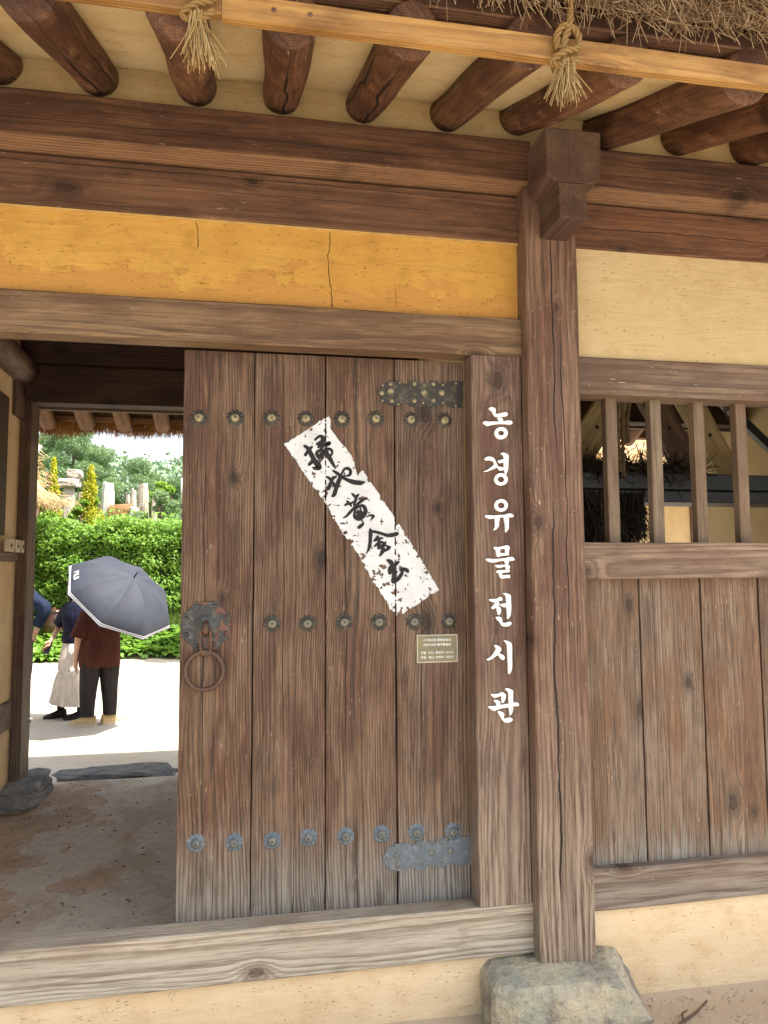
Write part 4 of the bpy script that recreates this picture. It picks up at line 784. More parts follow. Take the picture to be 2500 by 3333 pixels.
MB().tube([(px, .10, pz+.012), (px, .078, pz+.010), (px, .066, pz-.008), (px, .070, pz-.024), (px, .095, pz-.03)], .0125, 10).build('staple', M_rust, GD, True)
lk = []; 
for q in range(24):
    a = 2*math.pi*q/24; s_ = math.copysign(min(1, abs(math.sin(a))*1.6), math.sin(a)); c_ = math.copysign(abs(math.cos(a))**.5, math.cos(a))
    lk.append((px+.0215*c_, .074+.014*(.5-.5*s_), pz-.062+.052*math.sin(a)))
MB().tube(lk, .0062, 8, True).build('pull_link', M_rust, GD, True)
rc = (px-.003, .083, PULL[1][1]-.002)
MB().tube([(rc[0]+.074*math.cos(a), rc[1]+.008*math.sin(a), rc[2]+.074*math.sin(a)) for a in np.linspace(0, 2*math.pi, 49)[:-1]], .0098, 12, True).build('pull_ring', M_rust, GD, True)

# ------------------------------------------------------------------ sign board with raised letters
SB = thing('signboard', (1.055, .05, .42), 'tall upright board with seven raised white Korean letters between gate and post', 'signboard')
timber('board', .940, 1.166, -.002, .104, .4195, 2.7085, 'z', M_sign, SB, ch=.003, D0=.09, wob=.0016)
for G_ in LETTERS:
    mb = MB()
    for e in G_:
        if e[0] == 'poly': extrude_xz(mb, [smooth_poly(e[1], 3)], -.0015, -.0125, .0012)
        else: extrude_xz(mb, [e[1], e[2]], -.0015, -.0125, .0012)
    mb.build('letter', M_letter, SB)

# ------------------------------------------------------------------ calligraphy strip (torn paper on the planks)
def inside(poly, x, z):
    c = False; j = len(poly)-1
    for i in range(len(poly)):
        if (poly[i][1] > z) != (poly[j][1] > z) and x < (poly[j][0]-poly[i][0])*(z-poly[i][1])/(poly[j][1]-poly[i][1])+poly[i][0]: c = not c
        j = i
    return c
def segd(poly, x, z):
    b = 9
    for i in range(len(poly)):
        a = poly[i-1]; d = (poly[i][0]-a[0], poly[i][1]-a[1]); L2 = d[0]**2+d[1]**2+1e-12
        u = max(0, min(1, ((x-a[0])*d[0]+(z-a[1])*d[1])/L2)); b = min(b, math.hypot(x-a[0]-u*d[0], z-a[1]-u*d[1]))
    return b
CS = thing('calligraphy_strip', (.55, .107, 2.0), 'torn white paper strip with five black brushed characters pasted diagonally across the gate', 'paper strip')
cell = .0022
p_x = [p[0] for p in PAPER]; p_z = [p[1] for p in PAPER]
x0, x1, z0, z1 = min(p_x)-.005, max(p_x)+.005, min(p_z)-.005, max(p_z)+.005
NXc, NZc = int((x1-x0)/cell), int((z1-z0)/cell)
vi = {}; V = []; F = []
TL, TR_, BR_, BL_ = PAPER[0], PAPER[13], PAPER[18+1], PAPER[20]
def vert(i, j):
    if (i, j) not in vi:
        x, z = x0+i*cell, z0+j*cell; vi[(i, j)] = len(V)
        V.append((x+.0009*nz(i*.9, j*.9), .1062-.0003-.0010*abs(nz(x*22, z*22))-.0022*max(0, 1-segd(PAPER, x, z)/.012)*max(0, nz(x*30, z*30, 4)+.15)-.0006*abs(nz(x*90, z*60, 2)), z+.0009*nz(j*.9, i*.9, 4)))
    return vi[(i, j)]
axd = np.array((BR_[0]-PAPER[2][0], BR_[1]-PAPER[2][1])); axd = axd/np.hypot(*axd)
tlp = np.array(TL)
def keep(x, z):
    v0 = np.array((x, z))-tlp; ac0 = abs(float(v0[0]*(-axd[1])+v0[1]*axd[0])); al0 = float(v0@axd); ea = .0045 if (ac0 < .09 or .12 < al0 < .30) else .0012
    xe = x+ea*nz(x*60, z*60, 3)+.5*ea*nz(x*170, z*170, 5); ze = z+ea*nz(x*60, z*60, 8)+.5*ea*nz(x*170, z*170, 9)
    if not inside(PAPER, xe, ze): return False
    d = segd(PAPER, xe, ze)
    v = np.array((x, z))-tlp; along = float(v@axd); acr = float(v[0]*(-axd[1])+v[1]*axd[0])
    n1 = nz(x*38, z*38, 1)+.5*nz(x*95, z*95, 2)+.25*nz(x*210, z*210, 7); n2 = nz(x*7, z*7, 6)
    thr = .60-(.30 if ea > .002 else .12)*max(0, 1-d/.022)-.30*max(0, n2)
    lowl = max(0, 1-abs(acr)/.07)          # long left edge is the most worn
    thr -= .14*lowl
    if .55 < along < .93: thr -= .10
    if along < .12 and acr < .09: thr += .25
    for sx in (dx[1], dx[2], dx[3]):
        if abs(x-sx) < .0035 and n1+.6*nz(z*22, sx) > -.25: return False
        if abs(x-sx) < .03: thr -= .10*(1-abs(x-sx)/.03)
    return n1 < thr
for i in range(NXc):
    for j in range(NZc):
        x, z = x0+(i+.5)*cell, z0+(j+.5)*cell
        if inside(PAPER, x, z) or segd(PAPER, x, z) < .006:
            if keep(x, z): F.append((vert(i, j), vert(i+1, j), vert(i+1, j+1), vert(i, j+1)))
PKEEP = keep
mesh_obj('paper', V, F, M_paper, CS)
mbs = [MB() for _ in range(5)]
def which(s):
    z = sum(p[1] for p in s)/len(s); x = sum(p[0] for p in s)/len(s)
    v = float((np.array((x, z))-tlp)@axd)
    return min(4, max(0, int((v-.04)/.185)))
for q, s in enumerate(BRUSH):
    k = 0 if q < 10 else 1 if q < 15 else 2 if q < 26 else 3 if q < 35 else 4
    pts = smooth_line(s, 6); Vv = []; Ff = []; n_ = len(pts)
    for i, (x, z, w) in enumerate(pts):
        a = pts[max(0, i-1)]; b = pts[min(n_-1, i+1)]; d = np.array((b[0]-a[0], b[1]-a[1])); d = d/(np.hypot(*d)+1e-9)
        w = max(w, .001)*.5*(1+.10*nz(x*90, z*90))*1.6
        Vv += [(x-d[1]*w, .1041-.00002*q, z+d[0]*w), (x+d[1]*w, .1041-.00002*q, z-d[0]*w)]
    for i in range(n_-1): Ff.append((2*i, 2*i+1, 2*i+3, 2*i+2))
    mbs[k].add(Vv, Ff)
    for (x, z, w) in (pts[0], pts[-1]):
        w = w*.72; o_ = [(x+w*math.cos(a), .10405-.00002*q, z+w*math.sin(a)) for a in np.linspace(0, 6.283, 11)[:-1]]
        mbs[k].add(o_, [tuple(range(10))])
for b_ in mbs: b_.build('brushed_character', M_ink, CS)

# ------------------------------------------------------------------ plaque
PQ = thing('plaque', (.804, .105, 1.45), 'small bronze coloured plaque with four engraved lines under the torn paper strip', 'plaque')
mb = MB(); extrude_xz(mb, [[(.714, 1.392), (.895, 1.392), (.895, 1.511), (.714, 1.511)]], .1078, .1035, .001); mb.build('rim', M_plqrim, PQ)
mb = MB(); extrude_xz(mb, [[(.7195, 1.3975), (.8895, 1.3975), (.8895, 1.5055), (.7195, 1.5055)]], .1036, .1029, .0004); mb.build('plate', M_plq, PQ)
for body, xc, zc, w in (('소지황금출 掃地黃金出', .803, 1.487, .122), ('개문만복래 開門萬福來', .803, 1.467, .122), ('땅을  쓰니  황금이  나오고', .8035, 1.434, .142), ('문을  여니  만복이  나온다', .8035, 1.414, .142)):
    o = text_obj('lettering', body, .0125, M_letter, PQ, .0004, fit=w)
    o.rotation_euler = (math.pi/2, 0, 0); o.location = (xc, .1024, zc); adopt(o, PQ)

# ------------------------------------------------------------------ stones
def rock(name, c, s, mat, label, cat, seed, amp=.16, sub=5, flat=.75, group=None, kind=None):
    import bmesh
    rs_ = random.Random(int(seed*100)); chops = []
    for _ in range(26):
        kn = Vector((rs_.gauss(0, 1), rs_.gauss(0, 1), rs_.gauss(0, .8))).normalized(); chops.append((kn, rs_.uniform(1.06, 1.42)))
    bm = bmesh.new(); bmesh.ops.create_cube(bm, size=2.0)
    bmesh.ops.subdivide_edges(bm, edges=bm.edges, cuts=(1 << sub)//2-1, use_grid_fill=True)
    for v in bm.verts:
        p = v.co.copy(); q = p.normalized(); m4 = (abs(p.x)**16+abs(p.y)**16+abs(p.z)**16)**(1/16)
        p = p/m4*1.0
        for kn, kd_ in chops:
            q_ = p.dot(kn)
            if q_ > kd_: p = p-kn*(q_-kd_)*.94
        n_ = mnoise.fractal(p*1.1+Vector((seed, seed*2, 0)), 1., 2., 5)*amp+mnoise.cell(p*1.3+Vector((seed, 0, 0)))*amp*.25
        p = p*(1+n_)
        v.co = Vector((p.x*s[0], p.y*s[1], p.z*s[2]))+Vector(c)
    me = bpy.data.meshes.new(name); bm.to_mesh(me); bm.free(); me.materials.append(mat)
    o = bpy.data.objects.new(name, me); COL.objects.link(o); return tag(o, label, cat, group, kind)
rock('foundation_stone', (1.28, .03, .0), (.34, .23, .205), M_stone, 'large pale green grey stone under the front post beside the ground', 'stone', 3.3, .07)
rock('foundation_stone', (-1.51, RY+.09, .345), (.20, .25, .085), M_slate, 'dark blunt stone under the rear post inside the gateway', 'stone', 7.1, .13)
rock('foundation_stone', (-1.63, .03, .02), (.28, .2, .11), M_stone, 'pale stone under the post left of the gateway', 'stone', 9.4, .10)
rock('foundation_stone', (4.32, .03, .02), (.28, .2, .11), M_stone, 'pale stone under the post at the right end of the wall', 'stone', 1.4, .10)
rock('threshold_stone', (-.95, 2.99, .262), (.40, .15, .045), M_slate, 'long flat dark slate lying on the ground beyond the gateway', 'stone', 2.7, .20)
# ------------------------------------------------------------------ straw ropes tied round the batten
def twist(path, r, strands_n, turns, sub=8, seg=6):
    path = smooth_line([tuple(p) for p in path], sub); n = len(path); mb = MB()
    P = [Vector(p) for p in path]
    L_ = [0]
    for i in range(1, n): L_.append(L_[-1]+(P[i]-P[i-1]).length)
    fr = []; s = None
    for i in range(n):
        t_ = (P[min(i+1, n-1)]-P[max(i-1, 0)]).normalized()
        s = t_.orthogonal().normalized() if s is None else (s-t_*s.dot(t_)).normalized()
        fr.append((s.copy(), t_.cross(s)))
    for k in range(strands_n):
        pts = []
        for i in range(n):
            a = 2*math.pi*(k/strands_n+turns*L_[i]); a_, b_ = fr[i]
            pts.append(P[i]+(a_*math.cos(a)+b_*math.sin(a))*r*.55)
        mb.tube(pts, r*.55, seg)
    return mb
def rope_knot(name, cx, top, tail, label, seed, big=1.):
    T = thing(name, (cx, -1.07, 3.3), label, 'rope')
    rr = .0095*big
    a = twist([(cx+.012, -1.10, top), (cx+.004, -1.09, 3.40), (cx, -1.085, 3.365), (cx-.012, -1.082, 3.33), (cx-.014, -1.082, 3.29)], rr, 3, 16)
    a.build('hanging_strand', M_rope, T, True)
    b = twist([(cx-.03, -1.075, 3.305), (cx-.034, -1.08, 3.345), (cx-.012, -1.088, 3.372), (cx+.022, -1.086, 3.36), (cx+.034, -1.082, 3.325), (cx+.018, -1.090, 3.30), (cx-.012, -1.094, 3.288), (cx-.040, -1.088, 3.272), (cx-.05, -1.078, 3.262), (cx-.03, -1.082, 3.248), (cx+.004, -1.092, 3.252), (cx+.030, -1.090, 3.275)], rr*.95, 3, 16)
    b.build('knot', M_rope, T, True)
    c_ = twist([(cx-.02, -1.062, 3.37), (cx-.018, -1.02, 3.37), (cx-.016, -1.015, 3.33), (cx-.016, -1.02, 3.28), (cx-.014, -1.07, 3.275)], rr*.9, 3, 16)
    c_.build('loop', M_rope, T, True)
    n = 110; rd = nrg
    R_ = np.stack([cx-.012+rd.normal(0, .009, n), -1.088+rd.normal(0, .007, n), np.full(n, 3.262)+rd.normal(0, .006, n)], 1)
    D_ = np.stack([rd.normal(.12 if seed == 1 else .02, .20, n), rd.normal(-.02, .15, n), -np.ones(n)], 1)
    strands('frayed_end', R_, D_, rd.uniform(tail*.75, tail, n), .0016, M_rope, T, bend=.10, segs=3)
rope_knot('straw_rope', -.130, 3.60, .155, 'straw rope with frayed end hanging from the left part of the eave batten', 1)
rope_knot('straw_rope', .915, 3.60, .135, 'thick knotted straw rope tied round the batten above the front post', 2, 1.15)
tw = thing('twig', (1.75, -.25, .01), 'dry brown twig lying on the ground right of the foundation stone', 'twig')
MB().tube([(1.56, -.30, .012), (1.62, -.262, .018), (1.70, -.21, .014), (1.79, -.165, .016), (1.87, -.11, .02)], .008, 7, rfun=lambda u: 1-.5*u).build('stem', M_bark, tw, True)
MB().tube([(1.70, -.21, .016), (1.72, -.17, .02), (1.75, -.155, .02)], .004, 6).build('side_shoot', M_bark, tw, True)
# pebbles near the wall
n = 420; V = []; F = []; mb = MB()
for i in range(n):
    x = rng.uniform(1.35, 3.2); y = -.02-abs(rng.gauss(0, .22)); r = rng.choice([.003, .004, .005, .007, .011])
    z = gz(x, y)+r*.3
    vv = [(x+r*1.2*math.cos(a+.3)*rng.uniform(.7, 1), y+r*math.sin(a+.3)*rng.uniform(.7, 1), z-r*.2) for a in (0, 1.25, 2.5, 3.8, 5)]+[(x+r*.2, y, z+r*.6)]
    mb.add(vv, [(0, 1, 5), (1, 2, 5), (2, 3, 5), (3, 4, 5), (4, 0, 5)])
tag(mb.build('pebbles', stone('pebble stone', C(220, 206, 184, .8), C(196, 178, 152, .8), C(230, 222, 210, .8), 20)), 'small pale pebbles scattered on the earth along the right wall foot', 'pebbles', kind='stuff')
mb = MB()
for i in range(380):
    x = rng.uniform(-1.5, .2); y = rng.uniform(.3, 3.2); r = rng.choice([.003, .004, .005, .008]); z = gz(x, y)+r*.3
    vv = [(x+r*1.2*math.cos(a+.3), y+r*math.sin(a+.3), z-r*.2) for a in (0, 1.25, 2.5, 3.8, 5)]+[(x+r*.2, y, z+r*.6)]
    mb.add(vv, [(0, 1, 5), (1, 2, 5), (2, 3, 5), (3, 4, 5), (4, 0, 5)])
tag(mb.build('crumbs', stone('crumb stone', C(150, 128, 106, .7), C(120, 102, 86, .7), C(110, 104, 98, .7), 20)), 'brown grit and crumbs scattered over the passage floor', 'grit', kind='stuff')

# ------------------------------------------------------------------ storeroom behind the lattice
M_blackbeam = plain('black painted timber', (.022, .023, .025, 1), .5, 0, .4, .25, 12)
bb = thing('black_beam', (2.6, .9, 2.26), 'long black painted beam running level behind the lattice bars', 'beam')
timber('beam', 1.43, 3.98, .90, .99, 2.245, 2.34, 'x', M_blackbeam, bb, ch=.006)
timber('flange', 1.43, 3.98, .93, 1.20, 2.175, 2.243, 'x', M_blackbeam, bb, ch=.004)
hr = thing('hanging_rope', (2.08, .8, 2.75), 'twisted grey brown rope looped and hanging behind the first gap of the lattice', 'rope')
for k, (dx_, l0, l1) in enumerate(((-.03, 2.85, 2.33), (-.005, 2.85, 2.30), (.03, 2.85, 2.50))):
    twist([(2.08+dx_, .80, l0), (2.08+dx_*1.3, .79, (l0+l1)/2+.1), (2.075+dx_*.9, .80, l1+.1), (2.08+dx_, .81, l1)], .014, 3, 12).build('strand', plain('old rope', C(128, 104, 78, .6), .9, var=.3), hr, True)
def cape(name, c, w, h, n, label, d=(0, -.2, -1)):
    R_ = np.stack([nrg.uniform(c[0]-w, c[0]+w, n), c[1]+nrg.normal(0, .03, n), c[2]+nrg.uniform(-h*.55, 0, n)], 1)
    taper = 1-np.abs(R_[:, 0]-c[0])/w
    D_ = np.stack([(R_[:, 0]-c[0])*-.8+nrg.normal(0, .22, n), d[1]+nrg.normal(0, .25, n), np.full(n, d[2])+nrg.normal(0, .1, n)], 1)
    o = strands(name, R_, D_, h*(.25+.55*taper*nrg.random(n)), .004, M_dstraw, None, bend=.3)
    return tag(o, label, 'straw cape', kind=None)
o = cape('straw_cape', (2.02, .95, 2.24), .24, .36, 2600, 'dark shaggy straw cape hanging below the black beam on the left'); del o['kind']
R_ = np.stack([nrg.uniform(1.45, 2.62, 2600), nrg.uniform(.88, 1.12, 2600), nrg.uniform(2.335, 2.39, 2600)], 1)
D_ = np.stack([nrg.normal(0, 1, 2600), nrg.normal(0, .5, 2600), nrg.normal(.1, .3, 2600)], 1)
o = tag(strands('straw_bundle', R_, D_, nrg.uniform(.05, .14, 2600), .004, M_dstraw, None, bend=.6), 'dark shaggy straw bundle lying on top of the black beam', 'straw bundle'); del o['kind']
o = cape('straw_bundle', (3.35, 1.0, 2.24), .10, .26, 700, 'small dark straw bundle hanging under the right end of the black beam'); o['category'] = 'straw bundle'; del o['kind']
def slant(name, p0, p1, w, th, mat, label, cat, hole=True):
    p0, p1 = Vector(p0), Vector(p1); ax = (p1-p0); L_ = ax.length; ax.normalize(); sd = Vector((0, 1, 0)).cross(ax).normalized()
    V = []; G = []; nn = 8
    for i in range(nn+1):
        u = i/nn
        for a, b in ((-w/2, -th/2), (w/2, -th/2), (w/2, th/2), (-w/2, th/2)):
            V.append(p0+ax*L_*u+sd*(a*(1+.05*nz(u*3, a*9)))+Vector((0, b, 0))); G.append((u*L_, a, b-.09))
    F = [(i*4+k, (i+1)*4+k, (i+1)*4+(k+1) % 4, i*4+(k+1) % 4) for i in range(nn) for k in range(4)]+[(0, 1, 2, 3), tuple(nn*4+k for k in (3, 2, 1, 0))]
    T = thing(name, tuple(p0), label, cat)
    mesh_obj('board', V, F, mat, T, False, {'gr': G, 'lc': G})
    if hole:
        c_ = p0+ax*L_*.5; MB().dome((c_.x, c_.y-th/2-.001, c_.z), .014, .001, 10).build('bolt_hole', M_ink, T)
slant('wooden_plough', (1.95, 1.35, 2.36), (2.42, 1.35, 3.02), .20, .05, M_plough, 'wide yellowish slanting plough board behind the left end of the lattice', 'plough board')
slant('wooden_plough', (2.98, 1.5, 2.36), (2.58, 1.5, 3.1), .19, .06, M_rpost, 'brown slanting board with a bolt hole behind the second and third lattice bars', 'plough board')
slant('wooden_plough', (3.30, 1.5, 2.30), (2.86, 1.5, 3.08), .17, .06, M_plough, 'pale yellow slanting board behind the third and fourth lattice bars', 'plough board')
slant('wooden_plough', (3.95, 1.7, 2.45), (3.35, 1.7, 2.98), .06, .05, M_blackbeam, 'thin black slanting pole behind the right end of the lattice', 'pole', False)
ch = thing('chain', (3.32, 1.45, 2.9), 'short rusty iron chain hanging behind the right end of the lattice', 'chain')
for k in range(7):
    z = 2.98-.052*k; x = 3.12+.018*k
    pts = [(x+(.014*math.cos(a) if k % 2 else 0), 1.4+(0 if k % 2 else .014*math.cos(a)), z+.034*math.sin(a)) for a in np.linspace(0, 6.283, 13)[:-1]]
    MB().tube(pts, .0045, 6, True).build('link', M_rust, ch, True)
M_gcore = plain('golden thatch core', C(222, 190, 136, .66), .95, var=.35, sc=25)
# building across the yard, seen through the storeroom
def house(name, loc, label, x0, x1, y0, y1, zw, roof, posts=(), zg=.1, sm=None):
    sm = sm or M_pstraw
    T = thing(name, loc, label, 'building')
    mb = MB(); mb.box(x0, x1, y0, y1, zg-.3, zw); mb.build('wall', M_cream, T)
    for x in posts: timber('post', x-.09, x+.09, y0-.04, y0+.1, zg-.2, zw+.05, 'z', M_post, T, seg=.6)
    timber('wall_plate', x0-.1, x1+.1, y0-.07, y0-.02, zw-.22, zw, 'x', M_rear, T, seg=.6)
    V = []; F = []; nx_ = 26; ny_ = 16; ex, ey, zr = roof
    for j in range(ny_+1):
        v = j/ny_
        for i in range(nx_+1):
            u = i/nx_; x = x0-ex+(x1-x0+2*ex)*u; y = y0-ey+(y1-y0+2*ey)*v
            e = min(1, 2.6*min(v, 1-v), 3.2*min(u, 1-u)*(x1-x0+2*ex)/(y1-y0+2*ey)*.6)
            z = zw-.12+(zr-zw)*(1-(1-min(1, 2*min(v, 1-v)))**1.6)*min(1, (4*min(u, 1-u))**.6)+.05*nz(x*2, y*2)
            V.append((x, y, z))
    m0 = len(V); V += [(x, y, zw-.22) for (x, y, z) in V]
    for j in range(ny_):
        for i in range(nx_):
            q = (j*(nx_+1)+i, j*(nx_+1)+i+1, (j+1)*(nx_+1)+i+1, (j+1)*(nx_+1)+i); F.append(q); F.append(tuple(m0+k for k in reversed(q)))
    mesh_obj('roof', V, F, M_gcore, T, True)
    top = np.array(V[:m0]); n = 16000
    ii = nrg.integers(0, m0, n); R_ = top[ii]+nrg.normal(0, .12, (n, 3))*np.array([1.2, 1.2, .12])
    cx_, cy_ = (x0+x1)/2, (y0+y1)/2
    D_ = np.stack([(R_[:, 0]-cx_)*.25, (R_[:, 1]-cy_)*.6, -.9*np.ones(n)], 1)+nrg.normal(0, .35, (n, 3))
    strands('thatch', R_, D_, nrg.uniform(.12, .3, n), .006, sm, T)
    n = 5000; u = nrg.random(n)*2*((x1-x0+2*ex)+(y1-y0+2*ey)); a_ = x1-x0+2*ex; b_ = y1-y0+2*ey
    X_ = np.where(u < a_, x0-ex+u, np.where(u < a_+b_, x1+ex, np.where(u < 2*a_+b_, x0-ex+u-a_-b_, x0-ex)))
    Y_ = np.where(u < a_, y0-ey, np.where(u < a_+b_, y0-ey+u-a_, np.where(u < 2*a_+b_, y1+ey, y0-ey+u-2*a_-b_)))
    R_ = np.stack([X_, Y_, zw-.12+nrg.uniform(-.1, .12, n)], 1); D_ = np.stack([nrg.normal(0, .4, n)+.0, nrg.normal(0, .4, n), -np.ones(n)], 1)
    strands('eave_straw', R_, D_, nrg.uniform(.1, .24, n), .006, sm, T)
    return T
house('thatched_house', (7.5, 10, 0), 'cream walled thatched house across the yard seen through the lattice', 4.6, 11, 8.4, 11.5, 3.35, (1.0, 1.1, 5.4), posts=(5.2, 6.35, 7.5, 8.7, 10), sm=M_gstraw)
house('thatched_house', (-7.4, 11.1, 0), 'sunlit thatched house whose eave shows at the left edge of the gateway view', -9.9, -5.12, 9.6, 12.6, 3.45, (1.15, 1.1, 6.3), posts=(-9.7, -7.4, -5.3))

# ------------------------------------------------------------------ planting beyond the courtyard
def yb(x): return 13.55+.2*nz(x*.7, 2)
# hedge
HG = thing('hedge', (-2.5, 14.3, .7), 'dense tall bright green hedge closing the courtyard', 'hedge')
n = 52000
hx = nrg.uniform(-8, 4.2, n); u = nrg.random(n)
hz = .78+2.12*nrg.random(n)**.9; top = 2.88+.08*np.array([nz(x*1.3, 7) for x in hx])*2
hz = .75+(top-.75)*nrg.random(n)
lump = np.array([nz(x*1.1, z*1.3, 5)+.5*nz(x*3.1, z*3.3, 9) for x, z in zip(hx, hz)])
hy = 13.75-.28*lump+np.abs(nrg.normal(0, .16, n))+np.clip((hz-2.45), 0, 1)*.5
bot = np.clip((1.15-hz)/.4, 0, 1); hy += bot*.25
fr = nrg.random(n) < .16; hy[fr] = nrg.uniform(13.8, 14.9, fr.sum()); hz[fr] = top[fr]+nrg.uniform(-.18, .1, fr.sum())
sp = nrg.random(n) < .012; hz[sp] = top[sp]+nrg.uniform(0, .25, sp.sum())
leaves('foliage', np.stack([hx, hy, hz], 1), .085, M_hedge, HG, nrm=np.array([.25, -.75, .5]), kind='stuff', spread=.75)
mb = MB()
V = []; F = []
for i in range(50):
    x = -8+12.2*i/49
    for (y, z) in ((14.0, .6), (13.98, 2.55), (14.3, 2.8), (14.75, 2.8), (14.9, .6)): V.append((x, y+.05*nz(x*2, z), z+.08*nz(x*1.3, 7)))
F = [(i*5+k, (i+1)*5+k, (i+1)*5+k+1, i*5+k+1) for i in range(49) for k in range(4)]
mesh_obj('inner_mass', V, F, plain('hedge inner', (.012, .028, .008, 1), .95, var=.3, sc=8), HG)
for i in range(40):
    x = -7.8+.31*i; MB().tube([(x, 14.1, .5), (x+rng.uniform(-.1, .1), 14.0, 1.1), (x+rng.uniform(-.2, .2), 13.95, 1.6)], .02, 5).build('stem', M_bark, HG)
# broad leaved border
def border(name, x0, x1, n, label, y0=11.95):
    cx = nrg.uniform(x0, x1, n); cy = y0+nrg.uniform(0, 1.15, n)+.22*np.sin(cx*1.9)
    R_ = []; nl = 12; V = []; F = []; lv = []
    for i in range(n):
        z0_ = gz(cx[i], cy[i]); b0 = nrg.random()*6
        for k in range(nl):
            a = b0+k*2.4+nrg.normal()*.2; L_ = .27*nrg.uniform(.7, 1.25); el = nrg.uniform(.5, 1.25); w = L_*.22
            d = np.array((math.cos(a), math.sin(a), 0)); s = np.array((-d[1], d[0], 0)); o_ = len(V); p = np.array((cx[i], cy[i], z0_+.03))
            for u_, ww in ((.25, .25), (.55, 1.), (.85, .7), (1.08, .0)):
                h = L_*(math.sin(el)*u_*1.5-.75*u_*u_); c_ = p+d*L_*u_*math.cos(el)*1.3+np.array((0, 0, h))
                V += [tuple(c_-s*w*ww+np.array((0, 0, .012*ww))), tuple(c_), tuple(c_+s*w*ww+np.array((0, 0, .012*ww)))]
            for q in range(3):
                F += [(o_+q*3, o_+q*3+1, o_+q*3+4, o_+q*3+3), (o_+q*3+1, o_+q*3+2, o_+q*3+5, o_+q*3+4)]
            lv += [nrg.random()]*12
    o = fastmesh(name, np.array(V), np.array(F), M_hosta, None, lv, 'stuff')
    return tag(o, label, 'border plants')
border('hosta_border', -7.0, 3.6, 800, 'low broad leaved green border plants along the courtyard edge')
n = 9000
gx_ = nrg.uniform(-7.5, 3.5, n); gy_ = nrg.uniform(12.9, 13.75, n); R_ = np.array([(x, y, gz(x, y)) for x, y in zip(gx_, gy_)])
D_ = np.stack([nrg.normal(0, .35, n), nrg.normal(-.1, .3, n), np.ones(n)], 1)
tag(strands('grass', R_, D_, nrg.uniform(.10, .30, n), .006, M_grass, None, bend=.4), 'bright green grass growing on the bank behind the border plants', 'grass')
# glazed jars
t = NT('brown glaze'); p = t.pos(); n_ = t.noise(p, 6, 4); M_jar = t.done(t.mix(t.mr(n_, .4, .6), C(104, 66, 46, .6), C(72, 46, 34, .6)), .18, None, .5)
def jar(x, y, z, R, H, label):
    prof = [(0, 0), (.62, 0), (.78, .15), (.95, .4), (1., .6), (.93, .82), (.78, .93), (.80, .97), (.86, 1.0), (.80, 1.0), (.70, .95)]
    V = []; F = []; sg = 28
    for r_, h in prof:
        for k in range(sg): V.append((x+R*r_*math.cos(k*2*math.pi/sg), y+R*r_*math.sin(k*2*math.pi/sg), z+H*h))
    F = [(j*sg+k, j*sg+(k+1) % sg, (j+1)*sg+(k+1) % sg, (j+1)*sg+k) for j in range(len(prof)-1) for k in range(sg)]
    T = thing('glazed_jar', (x, y, z), label, 'jar'); mesh_obj('body', V, F, M_jar, T, True)
    V = []; F = []; pr = [(.9, 1.0), (.92, 1.03), (.5, 1.09), (.12, 1.11), (.1, 1.16), (0.01, 1.17)]
    for r_, h in pr:
        for k in range(sg): V.append((x+R*r_*math.cos(k*2*math.pi/sg), y+R*r_*math.sin(k*2*math.pi/sg), z+H*h))
    F = [(j*sg+k, j*sg+(k+1) % sg, (j+1)*sg+(k+1) % sg, (j+1)*sg+k) for j in range(len(pr)-1) for k in range(sg)]
    mesh_obj('lid', V, F, M_jar, T, True)
jar(-3.80, 12.95, .52, .235, .50, 'shiny brown glazed jar on the bank at the left of the gateway view')
jar(-3.30, 13.05, .52, .24, .55, 'brown glazed jar beside the woman in the navy top')
jar(-4.45, 13.0, .52, .26, .60, 'larger brown glazed jar further left on the bank')
# stone pillars rising behind the hedge
def pillar(x, y, zt, w, mat, label, lean=0., cat='stone pillar', d=None):
    T_z = gz(x, y)-.1; nseg = 9; V = []; F = []; sd = x*3.1; d = d or w*.8
    for i in range(nseg+1):
        u = i/nseg; z = T_z+(zt-T_z)*u
        for k in range(9):
            a = k*2*math.pi/9; rr = 1+.22*nz(math.cos(a)*1.5+sd, math.sin(a)*1.5, z*1.1)-(.25*max(0, u-.88)/.12)
            V.append((x+lean*u+w/2*rr*math.cos(a), y+d/2*rr*math.sin(a), z+(.08*nz(a, sd) if i == nseg else 0)))
    F = [(i*9+k, i*9+(k+1) % 9, (i+1)*9+(k+1) % 9, (i+1)*9+k) for i in range(nseg) for k in range(9)]+[tuple(nseg*9+k for k in range(9))]
    return tag(mesh_obj('stone_pillar', V, F, mat, None, False), label, cat, 'stone pillars behind the hedge')
pillar(-4.72, 18.0, 4.10, .34, M_pillar, 'thick pale stone pillar carrying a block, left of the golden conifers')
rock('cap_stone', (-4.74, 18.0, 4.20), (.28, .22, .12), M_pillar, 'wide pale block lying across the top of the thick pillar', 'stone', 5.5, .06)
rock('cap_stone', (-4.58, 18.0, 4.44), (.19, .18, .13), M_pillar, 'small rounded block topping the stacked pillar stones', 'stone', 6.5, .06)
pillar(-4.42, 18.05, 3.95, .24, M_pillar, 'narrow pale stone pillar right beside the thick capped one')
pillar(-4.98, 17.9, 3.72, .22, M_pillar, 'short narrow stone pillar left beside the thick capped one')
pillar(-5.16, 17.6, 3.62, .34, M_pillar, 'broad short grey stone pillar behind the left conifer')
pillar(-5.62, 17.5, 3.50, .26, M_pillar, 'low stone pillar near the left eave, second from the left')
pillar(-5.95, 17.5, 3.42, .26, M_pillar, 'low stone pillar at the far left behind the hedge')
pillar(-3.72, 18.0, 4.23, .34, plain('white stone', C(226, 224, 216, .7), .8, var=.08), 'tall white stone pillar right of the golden conifers')
